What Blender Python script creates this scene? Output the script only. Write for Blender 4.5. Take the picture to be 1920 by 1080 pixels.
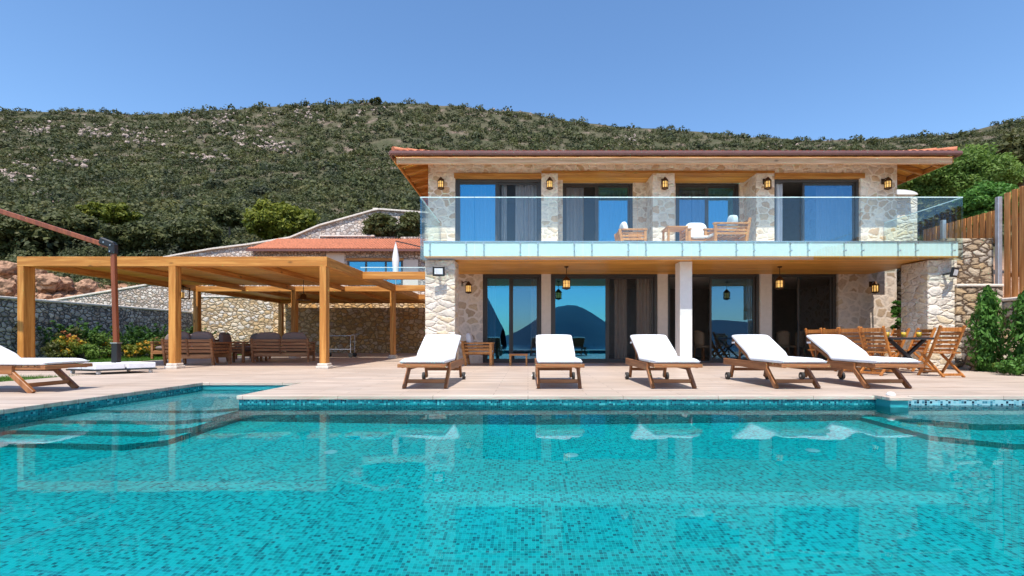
import bpy, bmesh, math, random
import numpy as np
from mathutils import Vector, Matrix, noise as mnoise
R = math.radians
C = bpy.context; S = C.scene; COL = C.collection
for o in list(bpy.data.objects): bpy.data.objects.remove(o)
rng = np.random.default_rng(7); random.seed(7)

# ------------------------------------------------------------ camera, sky, sun
cd = bpy.data.cameras.new('camera'); cam = bpy.data.objects.new('camera', cd); COL.objects.link(cam)
cam.location = (0, 0, .72); cam.rotation_euler = (R(90), 0, 0)
cd.sensor_width = 36; cd.lens = 16.5; cd.shift_x = -30/1920; cd.shift_y = 95/1920
cd.clip_start = .05; cd.clip_end = 20000
S.camera = cam
SUN_EL, SUN_AZ = 63.0, -3.0          # azimuth measured from straight behind the camera, minus = towards the left
W = bpy.data.worlds.new("World"); S.world = W; W.use_nodes = True
wn = W.node_tree; sky = wn.nodes.new('ShaderNodeTexSky'); sky.sky_type = 'NISHITA'; sky.sun_disc = False
sky.sun_elevation = R(SUN_EL); sky.sun_rotation = R(180 - SUN_AZ); sky.altitude = 0
sky.air_density = 1.0; sky.dust_density = .35; sky.ozone_density = 3.0
hs = wn.nodes.new('ShaderNodeHueSaturation'); hs.inputs['Saturation'].default_value = 1.12; hs.inputs['Value'].default_value = 1.1; wn.links.new(sky.outputs[0], hs.inputs['Color']); wn.links.new(hs.outputs[0], wn.nodes['Background'].inputs[0]); wn.nodes['Background'].inputs[1].default_value = .15
sl = bpy.data.lights.new('sun', 'SUN'); sl.energy = 4.2; sl.angle = R(.5); sl.color = (1, .95, .87)
sun = bpy.data.objects.new('sun', sl); COL.objects.link(sun)
sdir = Vector((math.sin(R(SUN_AZ))*math.cos(R(SUN_EL)), -math.cos(R(SUN_AZ))*math.cos(R(SUN_EL)), math.sin(R(SUN_EL))))
sun.rotation_euler = sdir.to_track_quat('Z', 'Y').to_euler(); sun.location = sdir*60
S.view_settings.view_transform = 'Standard'; S.view_settings.look = 'None'
S.view_settings.exposure = .5; S.view_settings.gamma = 1
S.cycles.max_bounces = 12; S.cycles.transparent_max_bounces = 24; S.cycles.transmission_bounces = 10

def P(px, py, d):                      # a point of the place d metres in front of the camera
    return Vector(((px-990)/880*d, d, .72-(py-635)/880*d))
def X(px, d): return (px-990)/880*d
def Z(py, d): return .72-(py-635)/880*d

# ------------------------------------------------------------ materials
class NT:
    def __init__(s, name):
        s.m = bpy.data.materials.new(name); s.m.use_nodes = True; s.t = s.m.node_tree
        s.b = s.t.nodes['Principled BSDF']; s.out = s.t.nodes['Material Output']
    def n(s, typ, **kw):
        x = s.t.nodes.new('ShaderNode'+typ)
        for k, v in kw.items(): setattr(x, k, v)
        return x
    def l(s, a, b): s.t.links.new(a, b)
    def setin(s, node, **kw):
        for k, v in kw.items():
            i = node.inputs[k.replace('_', ' ')]
            if hasattr(v, 'is_linked'): s.l(v, i)
            else: i.default_value = v
    def coord(s, scale=(1, 1, 1), kind='Object'):
        tc = s.n('TexCoord'); mp = s.n('Mapping'); s.l(tc.outputs[kind], mp.inputs[0]); mp.inputs['Scale'].default_value = scale
        return mp.outputs[0]
    def noise(s, vec, scale=5, detail=4, rough=.55, dist=0):
        x = s.n('TexNoise'); s.l(vec, x.inputs['Vector'])
        x.inputs['Scale'].default_value = scale; x.inputs['Detail'].default_value = detail; x.inputs['Roughness'].default_value = rough; x.inputs['Distortion'].default_value = dist
        return x
    def ramp(s, fac, stops, interp='LINEAR'):
        r = s.n('ValToRGB'); s.l(fac, r.inputs[0]); r.color_ramp.interpolation = interp
        e = r.color_ramp.elements
        while len(e) < len(stops): e.new(.5)
        for k, (p, c) in enumerate(stops):
            e[k].position = p; e[k].color = (*c, 1) if len(c) == 3 else c
        return r.outputs[0]
    def mix(s, fac, a, b, mode='MIX'):
        x = s.n('MixRGB', blend_type=mode)
        for i, v in zip(x.inputs, (fac, a, b)):
            if hasattr(v, 'is_linked'): s.l(v, i)
            elif isinstance(v, (int, float)): i.default_value = v if i.type == 'VALUE' else (v, v, v, 1)
            else: i.default_value = (*v, 1)
        return x.outputs[0]
    def math(s, op, a, b=0, c=0):
        x = s.n('Math', operation=op)
        for i, v in zip(x.inputs, (a, b, c)):
            if hasattr(v, 'is_linked'): s.l(v, i)
            else: i.default_value = v
        return x.outputs[0]
    def bump(s, h, strength=.5, dist=.02):
        x = s.n('Bump'); s.l(h, x.inputs['Height']); x.inputs['Strength'].default_value = strength; x.inputs['Distance'].default_value = dist
        s.l(x.outputs[0], s.b.inputs['Normal']); return x
    def base(s, c, rough=.6, spec=.4):
        if hasattr(c, 'is_linked'): s.l(c, s.b.inputs['Base Color'])
        else: s.b.inputs['Base Color'].default_value = (*c, 1)
        if hasattr(rough, 'is_linked'): s.l(rough, s.b.inputs['Roughness'])
        else: s.b.inputs['Roughness'].default_value = rough
        s.b.inputs['Specular IOR Level'].default_value = spec

def stone(name, cols, mortar, size, gap=.06, bump=.6, aspect=1.5, edge_soft=.04, dist=.03, seed=0.0):
    t = NT(name); v = t.coord((1/size, 1/size, aspect/size))
    tc = v
    wob = t.noise(tc, 1.7, 3)
    off = t.n('VectorMath', operation='MULTIPLY_ADD'); t.l(wob.outputs['Color'], off.inputs[0]); off.inputs[1].default_value = (.55, .55, .55); t.l(tc, off.inputs[2])
    ad = t.n('VectorMath', operation='ADD'); t.l(off.outputs[0], ad.inputs[0]); ad.inputs[1].default_value = (seed, seed*1.7, seed*.6)
    vv = ad.outputs[0]
    a = t.n('TexVoronoi', feature='F1'); t.l(vv, a.inputs['Vector']); a.inputs['Scale'].default_value = 1; a.inputs['Randomness'].default_value = .85
    e = t.n('TexVoronoi', feature='DISTANCE_TO_EDGE'); t.l(vv, e.inputs['Vector']); e.inputs['Scale'].default_value = 1; e.inputs['Randomness'].default_value = .85
    sep = t.n('SeparateColor'); t.l(a.outputs['Color'], sep.inputs[0])
    n = len(cols)
    col = t.ramp(sep.outputs[0], [((k+.0)/n, c) for k, c in enumerate(cols)], 'CONSTANT')
    fine = t.noise(t.coord(), 14, 6, .7)
    col = t.mix(.75, col, t.ramp(fine.outputs[0], [(.3, (.66, .63, .6)), (.5, (1, 1, 1)), (.75, (1.2, 1.18, 1.12))]), 'MULTIPLY')
    big = t.noise(t.coord(), 1.1, 3)
    col = t.mix(.6, col, t.ramp(big.outputs[0], [(.35, (.78, .77, .76)), (.65, (1.12, 1.1, 1.06))]), 'MULTIPLY')
    d = t.math('ADD', e.outputs[0], t.math('MULTIPLY', t.math('SUBTRACT', fine.outputs[0], .5), .06))
    m = t.ramp(d, [(gap, (0, 0, 0)), (gap+edge_soft, (1, 1, 1))])
    col = t.mix(m, t.mix(.35, mortar, t.ramp(fine.outputs[0], [(.3, (.7, .7, .7)), (.7, (1.15, 1.15, 1.15))]), 'MULTIPLY'), col)
    t.base(col, .85, .25)
    h = t.ramp(d, [(gap*.5, (0, 0, 0)), (gap+.12, (.75, .75, .75)), (.45, (1, 1, 1))])
    h2 = t.math('ADD', h, t.math('ADD', t.math('MULTIPLY', fine.outputs[0], .55), t.math('MULTIPLY', sep.outputs[1], .5)))
    t.bump(h2, bump, dist)
    return t.m

def wood(name, c1, c2, axis=0, rough=.5, scale=1.0, knots=.8, spec=.35, var=.25):
    sc = [14*scale]*3; sc[axis] = .9*scale
    t = NT(name); v = t.coord(tuple(sc))
    g = t.noise(v, 1.0, 5, .6, .4)
    col = t.ramp(g.outputs[0], [(.34, tuple(q*.85 for q in c2)), (.46, c2), (.62, c1)])
    k = t.coord((5, 5, 5)); sck = [3.2]*3; sck[axis] = 1.6
    kv = t.n('TexVoronoi', feature='F1'); t.l(t.coord(tuple(sck)), kv.inputs['Vector']); kv.inputs['Scale'].default_value = 1
    kn = t.ramp(kv.outputs['Distance'], [(.05, (1, 1, 1)), (.13, (0, 0, 0))])
    col = t.mix(t.math('MULTIPLY', kn, knots), col, tuple(x*.35 for x in c2))
    geo = t.n('NewGeometry')
    rv = t.ramp(geo.outputs['Random Per Island'], [(0, (1-var,)*3), (1, (1+var,)*3)])
    col = t.mix(1, col, rv, 'MULTIPLY')
    t.base(col, rough, spec); t.bump(g.outputs[0], .15, .004)
    return t.m

def plain(name, c, rough=.5, spec=.4, metal=0, var=.12, nscale=9, bump=0):
    t = NT(name); n = t.noise(t.coord(), nscale, 5, .6)
    t.base(t.mix(1, c, t.ramp(n.outputs[0], [(.3, (1-var,)*3), (.7, (1+var,)*3)]), 'MULTIPLY'), rough, spec)
    t.b.inputs['Metallic'].default_value = metal
    if bump: t.bump(n.outputs[0], bump, .01)
    return t.m

def leafmat(name, cols, trans=.25):
    t = NT(name); g = t.n('NewGeometry')
    col = t.ramp(g.outputs['Random Per Island'], [(k/(len(cols)-1), c) for k, c in enumerate(cols)])
    n = t.noise(t.coord(), .35, 3)
    col = t.mix(.8, col, t.ramp(n.outputs[0], [(.35, (.7, .75, .75)), (.65, (1.25, 1.2, 1.05))]), 'MULTIPLY')
    t.base(col, .6, .3)
    tr = t.n('BsdfTranslucent'); t.l(col, tr.inputs[0]); mx = t.n('MixShader'); mx.inputs[0].default_value = trans
    t.l(t.b.outputs[0], mx.inputs[1]); t.l(tr.outputs[0], mx.inputs[2]); t.l(mx.outputs[0], t.out.inputs[0])
    return t.m

def scrubmat(name, cols, trans=.15):
    m = leafmat(name, cols, trans); t = NT.__new__(NT); t.m = m; t.t = m.node_tree; t.b = t.t.nodes['Principled BSDF']
    src = t.b.inputs['Base Color'].links[0].from_socket
    vo = t.n('TexVoronoi', feature='F1'); t.l(t.coord(), vo.inputs['Vector']); vo.inputs['Scale'].default_value = .26
    sp = t.n('SeparateColor'); t.l(vo.outputs['Color'], sp.inputs[0])
    c = t.mix(1, src, t.ramp(sp.outputs[0], [(0, (.5, .52, .6)), (.3, (.85, .9, .8)), (.55, (1.05, 1.05, .92)), (.8, (1.22, 1.18, .95)), (1, (1.3, 1.1, 1.05))]), 'MULTIPLY')
    big = t.noise(t.coord(), .03, 3); c = t.mix(.8, c, t.ramp(big.outputs[0], [(.35, (.8, .87, .95)), (.65, (1.22, 1.15, .98))]), 'MULTIPLY')
    t.l(c, t.b.inputs['Base Color'])
    for n in t.t.nodes:
        if n.type == 'BSDF_TRANSLUCENT': t.l(c, n.inputs[0])
    return m

def glassmat(name, tint, refl_tint, refl, rough=0.0):
    t = NT(name)
    tr = t.n('BsdfTransparent'); tr.inputs[0].default_value = (*tint, 1)
    gl = t.n('BsdfGlossy'); gl.inputs['Color'].default_value = (*refl_tint, 1); gl.inputs['Roughness'].default_value = rough
    lw = t.n('LayerWeight'); fr = t.math('MULTIPLY_ADD', t.math('POWER', lw.outputs['Facing'], 5), .9, .035)
    f = t.math('MINIMUM', t.math('ADD', fr, refl), 1)
    mx = t.n('MixShader'); t.l(f, mx.inputs[0]); t.l(tr.outputs[0], mx.inputs[1]); t.l(gl.outputs[0], mx.inputs[2])
    t.l(mx.outputs[0], t.out.inputs[0]); return t.m

def mosaic(name, cols, grout, s=.025):
    t = NT(name); v = t.coord((1/s,)*3)
    fl = t.n('VectorMath', operation='FLOOR'); t.l(v, fl.inputs[0])
    fr = t.n('VectorMath', operation='FRACTION'); t.l(v, fr.inputs[0])
    wn_ = t.n('TexWhiteNoise', noise_dimensions='3D'); t.l(fl.outputs[0], wn_.inputs[0])
    col = t.ramp(wn_.outputs['Value'], cols, 'CONSTANT')
    big = t.noise(t.coord(), .9, 3)
    col = t.mix(.5, col, t.ramp(big.outputs[0], [(.35, (.85, .85, .85)), (.65, (1.12, 1.12, 1.12))]), 'MULTIPLY')
    sp = t.n('SeparateXYZ'); t.l(fr.outputs[0], sp.inputs[0])
    mn = t.math('MINIMUM', t.math('MINIMUM', sp.outputs[0], sp.outputs[1]), sp.outputs[2])
    gm = t.math('LESS_THAN', mn, .09)
    t.base(t.mix(gm, col, grout), .25, .5); return t.m

M = {}
cream = [(.74, .67, .58), (.68, .6, .49), (.76, .71, .64), (.66, .6, .54), (.72, .6, .44), (.78, .74, .69), (.7, .65, .59)]
M['pillar_stone'] = stone('pale limestone rubble', [(c_[0], c_[1]*.97, c_[2]*.92) for c_ in cream], (.76, .66, .55), .3, .02, .7, 1.9, .07, .05)
beige = [(.56, .43, .33), (.63, .51, .41), (.45, .33, .23), (.6, .5, .43), (.66, .54, .43), (.52, .43, .36), (.55, .42, .29), (.64, .54, .46)]
M['wall_stone'] = stone('flush pointed limestone', beige, (.7, .58, .48), .27, .07, .4, 1.15, .06, .02, 3.3)
M['upper_stone'] = stone('upper flush limestone', [(.8, .64, .49), (.7, .53, .38), (.84, .7, .57), (.64, .46, .3), (.8, .65, .5), (.72, .59, .48), (.66, .44, .27), (.77, .64, .52)], (.86, .72, .57), .24, .045, .6, 1.3, .07, .025, 9.1)
pink = [(.56, .44, .37), (.64, .53, .46), (.48, .38, .33), (.66, .57, .5), (.58, .45, .35), (.7, .62, .56), (.52, .46, .43)]
M['ramp_stone'] = stone('pinkish rubble wall', pink, (.26, .2, .16), .2, .04, 1, 1.3, .05, .05, 5.7)
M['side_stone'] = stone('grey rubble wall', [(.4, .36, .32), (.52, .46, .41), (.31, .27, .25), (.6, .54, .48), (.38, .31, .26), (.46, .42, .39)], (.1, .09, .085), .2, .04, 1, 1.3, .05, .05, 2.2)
M['gold_stone'] = stone('golden rubble wall', [(.64, .48, .3), (.7, .57, .43), (.52, .38, .24), (.74, .64, .52), (.58, .4, .22), (.68, .54, .37), (.66, .58, .5)], (.34, .23, .13), .26, .04, 1, 1.5, .05, .05, 7.7)
M['bounce_tinted_stone'] = stone('golden rubble with painted bounce light', [(.7, .44, .2), (.76, .54, .3), (.58, .36, .16), (.8, .6, .4), (.66, .38, .15), (.74, .52, .3), (.62, .46, .32)], (.4, .25, .12), .26, .04, 1, 1.4, .06, .05, 7.7)  # golden wall stone again, pergola's orange bounce light painted into its colours
M['rough_stone'] = stone('rough tan retaining stone', [(.48, .36, .24), (.58, .48, .36), (.38, .28, .19), (.62, .54, .44), (.52, .37, .22), (.42, .35, .29)], (.15, .1, .065), .3, .04, 1, 1.9, .05, .07, 4.1)
M['gravel_stone'] = stone('small stone slope facing', pink, (.32, .25, .21), .3, .03, 1, 1.2, .05, .05, 8.8)
M['cap'] = plain('pale mortar capping', (.66, .58, .5), .8, .3, var=.2, bump=.3)
pc1, pc2 = (.53, .25, .062), (.39, .155, .03)
M['pine_x'] = wood('honey pine along x', pc1, pc2, 0); M['pine_y'] = wood('honey pine along y', pc1, pc2, 1); M['pine_z'] = wood('honey pine upright', pc1, pc2, 2)
M['soffit_x'] = wood('varnished pine soffit', (.8, .4, .09), (.64, .285, .05), 0, .45, 1, .25, var=.12)
M['fascia'] = wood('weathered larch fascia', (.66, .4, .23), (.54, .3, .155), 0, .6)
M['teak_x'] = wood('oiled teak along x', (.34, .14, .05), (.22, .08, .025), 0, .42, 1.3, .1, .45, .2)
M['teak_y'] = wood('oiled teak along y', (.34, .14, .05), (.22, .08, .025), 1, .42, 1.3, .1, .45, .2)
M['teak_z'] = wood('oiled teak upright', (.34, .14, .05), (.22, .08, .025), 2, .42, 1.3, .1, .45, .2)
M['chairwood'] = wood('orange teak', (.48, .19, .045), (.34, .115, .022), 2, .4, 1.3, .1, .45, .2)
M['acacia'] = wood('golden acacia', (.55, .26, .08), (.42, .17, .045), 0, .45, 1.3, .15, .4, .2)
M['sofawood'] = wood('brown stained wood', (.36, .165, .07), (.25, .1, .04), 0, .5, 1.2, .1, .35, .2)
M['mast'] = wood('red brown lacquered mast', (.28, .075, .025), (.2, .048, .015), 2, .35, 1, 0, .5, .05)
M['fence'] = wood('larch fence slats', (.54, .25, .09), (.4, .16, .05), 2, .6, 1, .35, .3, .3)
def fabric(name, c, var=.06):
    t = NT(name); n = t.noise(t.coord(), 4, 4); f = t.noise(t.coord(), 160, 2)
    t.base(t.mix(1, c, t.ramp(n.outputs[0], [(.3, (1-var,)*3), (.7, (1+var,)*3)]), 'MULTIPLY'), .9, .15)
    t.bump(t.math('ADD', t.math('MULTIPLY', n.outputs[0], 6), f.outputs[0]), .25, .008)
    t.b.inputs['Sheen Weight'].default_value = .1
    return t.m
M['white_cushion'] = fabric('white canvas', (.8, .8, .8)); M['piping'] = fabric('grey seam', (.6, .6, .62))
M['grey_cushion'] = fabric('mauve grey canvas', (.2, .15, .14)); M['tan_cushion'] = fabric('beige canvas', (.6, .53, .44))
M['curtain_grey'] = fabric('grey voile', (.62, .62, .66)); M['curtain_brown'] = fabric('taupe voile', (.5, .41, .34)); M['curtain_white'] = fabric('white voile', (.42, .46, .54))
M['blue_cushion'] = fabric('pale blue canvas', (.6, .7, .74)); M['parasol_cloth'] = fabric('white parasol cloth', (.8, .79, .77))
M['black_metal'] = plain('black powder coat', (.014, .014, .016), .4, .5); M['dark_table'] = plain('charcoal table', (.03, .03, .034), .35, .5)
M['bronze'] = plain('dark bronze aluminium', (.05, .042, .036), .4, .5); M['steel'] = plain('brushed steel', (.6, .6, .62), .3, .5, 1)
M['galv'] = plain('galvanised post', (.48, .48, .52), .45, .5, .6); M['lantern_metal'] = plain('aged copper lantern', (.09, .045, .02), .4, .5, .7)
M['rubber'] = plain('grey rubber tyre', (.03, .03, .03), .7)
M['plaster'] = plain('cream plaster', (.66, .58, .5), .85, .2, var=.05); M['white_plaster'] = plain('white plaster', (.78, .75, .71), .85, .2, var=.04)
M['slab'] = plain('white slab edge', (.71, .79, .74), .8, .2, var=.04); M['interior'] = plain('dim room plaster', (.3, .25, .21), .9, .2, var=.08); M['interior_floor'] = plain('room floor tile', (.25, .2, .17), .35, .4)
M['white_block'] = plain('white paving weight', (.72, .7, .72), .7, .3, var=.08)
M['gutter'] = plain('maroon gutter', (.16, .07, .06), .45, .4)
M['juice'] = plain('orange juice', (.95, .6, .015), .3); M['china'] = plain('white china', (.8, .78, .75), .25); M['inlet'] = plain('pale aqua plastic', (.25, .7, .7), .4); M['food'] = plain('brown bread crust', (.4, .2, .08), .7)
M['terracotta'] = plain('terracotta tile', (.52, .19, .1), .75, .2, var=.35, nscale=6); M['bark'] = plain('grey bark', (.12, .09, .065), .9, .2, var=.4, bump=.6)
M['rock'] = plain('reddish limestone boulder', (.33, .19, .12), .95, .15, var=.75, nscale=5, bump=1)
M['rattan'] = plain('rattan weave', (.3, .2, .12), .7, nscale=40, var=.3)
M['pane'] = glassmat('coated window glass', (.78, .82, .84), (.12, .48, .7), .36); M['pane_dark'] = glassmat('dim window glass', (.72, .74, .76), (.22, .5, .75), .2)
M['screen'] = glassmat('insect screen mesh', (.8, .79, .78), (.3, .3, .3), .02, .4)
M['rail_glass'] = glassmat('balustrade glass', (.93, .985, .975), (.9, .97, 1), .01); M['clear'] = glassmat('drinking glass', (.93, .95, .95), (1, 1, 1), .05)
M['glass_edge'] = plain('polished glass edge', (.7, .88, .84), .2, .6)
def emis(name, c, s):
    t = NT(name); t.base(c, .4); t.b.inputs['Emission Color'].default_value = (*c, 1); t.b.inputs['Emission Strength'].default_value = s; return t.m
M['amber'] = emis('lit amber lantern glass', (.95, .55, .16), .55); M['lens'] = plain('floodlight lens', (.8, .82, .84), .2)
# foliage
M['olive_leaf'] = scrubmat('maquis scrub leaves', [(.05, .06, .024), (.076, .088, .035), (.103, .113, .046), (.066, .076, .032), (.12, .12, .055)], .3)
M['bright_leaf'] = leafmat('sunny tree leaves', [(.1, .18, .03), (.16, .26, .045), (.2, .3, .06), (.13, .21, .035)], .4)
M['yellow_leaf'] = leafmat('yellow green leaves', [(.11, .14, .015), (.18, .2, .022), (.23, .24, .03), (.14, .16, .02)], .35)
M['cypress_leaf'] = leafmat('conifer needles', [(.04, .12, .018), (.08, .2, .03), (.12, .27, .045), (.06, .16, .025)], .35)
M['dark_leaf'] = leafmat('dark shrub leaves', [(.065, .075, .02), (.1, .11, .032), (.075, .085, .025), (.14, .135, .05)], .3)
M['palm_leaf'] = leafmat('palm fronds', [(.04, .1, .015), (.07, .16, .03), (.1, .2, .04)], .3)
M['yellow_flower'] = leafmat('yellow blossom', [(.7, .42, .03), (.6, .3, .03), (.45, .3, .06)], .3); M['red_flower'] = leafmat('orange red blossom', [(.5, .1, .05), (.4, .16, .06), (.45, .2, .08)], .3)
M['grass'] = leafmat('lawn grass', [(.05, .12, .012), (.08, .18, .02), (.11, .22, .03)], .3)

# travertine deck
t = NT('travertine planks'); v = t.coord((.55, 7, 7)); g = t.noise(v, 1.3, 6, .62, .3)
col = t.ramp(g.outputs[0], [(.3, (.38, .28, .21)), (.5, (.53, .425, .345)), (.7, (.62, .52, .44))])
bk = t.n('TexBrick'); t.l(t.coord(), bk.inputs['Vector']); bk.inputs['Scale'].default_value = 1; bk.inputs['Brick Width'].default_value = 1.2; bk.inputs['Row Height'].default_value = .2; bk.inputs['Mortar Size'].default_value = .004; bk.offset = .37
bk.inputs['Color1'].default_value = (.9, .89, .88, 1); bk.inputs['Color2'].default_value = (1.08, 1.06, 1.04, 1); bk.inputs['Mortar'].default_value = (.5, .44, .39, 1)
col = t.mix(1, col, bk.outputs[0], 'MULTIPLY')
st = t.noise(t.coord(), .8, 4); col = t.mix(.55, col, t.ramp(st.outputs[0], [(.35, (.86, .85, .84)), (.65, (1.08, 1.08, 1.08))]), 'MULTIPLY')
t.base(col, .5, .35); t.bump(g.outputs[0], .06, .003); M['deck'] = t.m
M['mosaic'] = mosaic('turquoise mosaic', [(0, (.001, .62, .61)), (.38, (.001, .5, .5)), (.6, (.001, .39, .4)), (.8, (.001, .285, .31)), (.94, (.001, .19, .22))], (.02, .74, .72))
M['mosaic_glare'] = mosaic('pool mosaic with painted sun glare', [(0, (.26, .46, .5)), (.4, (.16, .38, .44)), (.6, (.03, .16, .22)), (.78, (.004, .02, .04))], (.3, .48, .5), .033)  # same pool tiles made paler, sunlit glare painted into the colours
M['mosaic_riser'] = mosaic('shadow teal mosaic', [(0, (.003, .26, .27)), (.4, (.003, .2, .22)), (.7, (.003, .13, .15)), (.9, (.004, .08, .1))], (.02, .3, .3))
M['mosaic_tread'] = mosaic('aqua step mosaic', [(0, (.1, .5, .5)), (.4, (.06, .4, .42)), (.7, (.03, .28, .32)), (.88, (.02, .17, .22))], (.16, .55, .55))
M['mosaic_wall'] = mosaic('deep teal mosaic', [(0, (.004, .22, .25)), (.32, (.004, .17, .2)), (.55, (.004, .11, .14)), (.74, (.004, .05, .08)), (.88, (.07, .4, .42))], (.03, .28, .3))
# water
t = NT('pool water'); t.t.nodes.remove(t.b); rf_ = t.n('BsdfRefraction'); rf_.inputs['IOR'].default_value = 1.333; rf_.inputs['Roughness'].default_value = 0; rf_.inputs['Color'].default_value = (.86, .985, .99, 1)
gs = t.n('BsdfGlossy'); gs.inputs['Roughness'].default_value = 0; fr = t.n('Fresnel'); fr.inputs[0].default_value = 1.333; mx = t.n('MixShader')
n1 = t.noise(t.coord(), 1.6, 2, .5); n2 = t.noise(t.coord(), 7, 2, .5)
bp = t.n('Bump'); t.l(t.math('ADD', n1.outputs[0], t.math('MULTIPLY', n2.outputs[0], .16)), bp.inputs['Height']); bp.inputs['Strength'].default_value = .3; bp.inputs['Distance'].default_value = .005
for q in (rf_, gs, fr): t.l(bp.outputs[0], q.inputs['Normal'])
t.l(t.math('MULTIPLY', fr.outputs[0], .52), mx.inputs[0]); t.l(rf_.outputs[0], mx.inputs[1]); t.l(gs.outputs[0], mx.inputs[2]); t.l(mx.outputs[0], t.out.inputs[0]); M['water'] = t.m
# sea
t = NT('sea water'); t.base((.012, .06, .1), .12, .5); M['sea'] = t.m
# hill soil
t = NT('rocky hillside soil'); n = t.noise(t.coord(), .09, 6, .65); n2 = t.noise(t.coord(), .7, 5, .7)
col = t.ramp(n.outputs[0], [(.42, (.075, .078, .04)), (.56, (.11, .1, .06)), (.64, (.2, .155, .12)), (.76, (.32, .22, .16))])
col = t.mix(.9, col, t.ramp(n2.outputs[0], [(.3, (.5, .5, .48)), (.6, (1.15, 1.1, 1.1))]), 'MULTIPLY'); sp = t.n('SeparateXYZ'); t.l(t.coord(), sp.inputs[0]); n3 = t.noise(t.coord(), 1.2, 6, .7)
bank = t.ramp(n3.outputs[0], [(.3, (.2, .11, .06)), (.5, (.4, .22, .13)), (.7, (.5, .34, .24))]); col = t.mix(t.ramp(t.math('MULTIPLY', sp.outputs[1], .01), [(.34, (1, 1, 1)), (.46, (0, 0, 0))]), col, bank)
t.base(col, .95, .15); t.bump(n2.outputs[0], 1, .6); M['hill'] = t.m
t = NT('lawn soil'); n = t.noise(t.coord(), 3, 5, .7); t.base(t.ramp(n.outputs[0], [(.3, (.05, .1, .015)), (.7, (.1, .17, .03))]), .9, .2); t.bump(n.outputs[0], .6, .05); M['lawn'] = t.m
t = NT('dry ground'); n = t.noise(t.coord(), .4, 5, .7); t.base(t.ramp(n.outputs[0], [(.3, (.24, .17, .11)), (.7, (.38, .28, .19))]), .95, .2); M['ground'] = t.m
t = NT('distant island'); n = t.noise(t.coord(), .01, 5, .7); t.base(t.ramp(n.outputs[0], [(.3, (.06, .09, .13)), (.7, (.1, .13, .16))]), .95, .1); M['island'] = t.m

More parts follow.
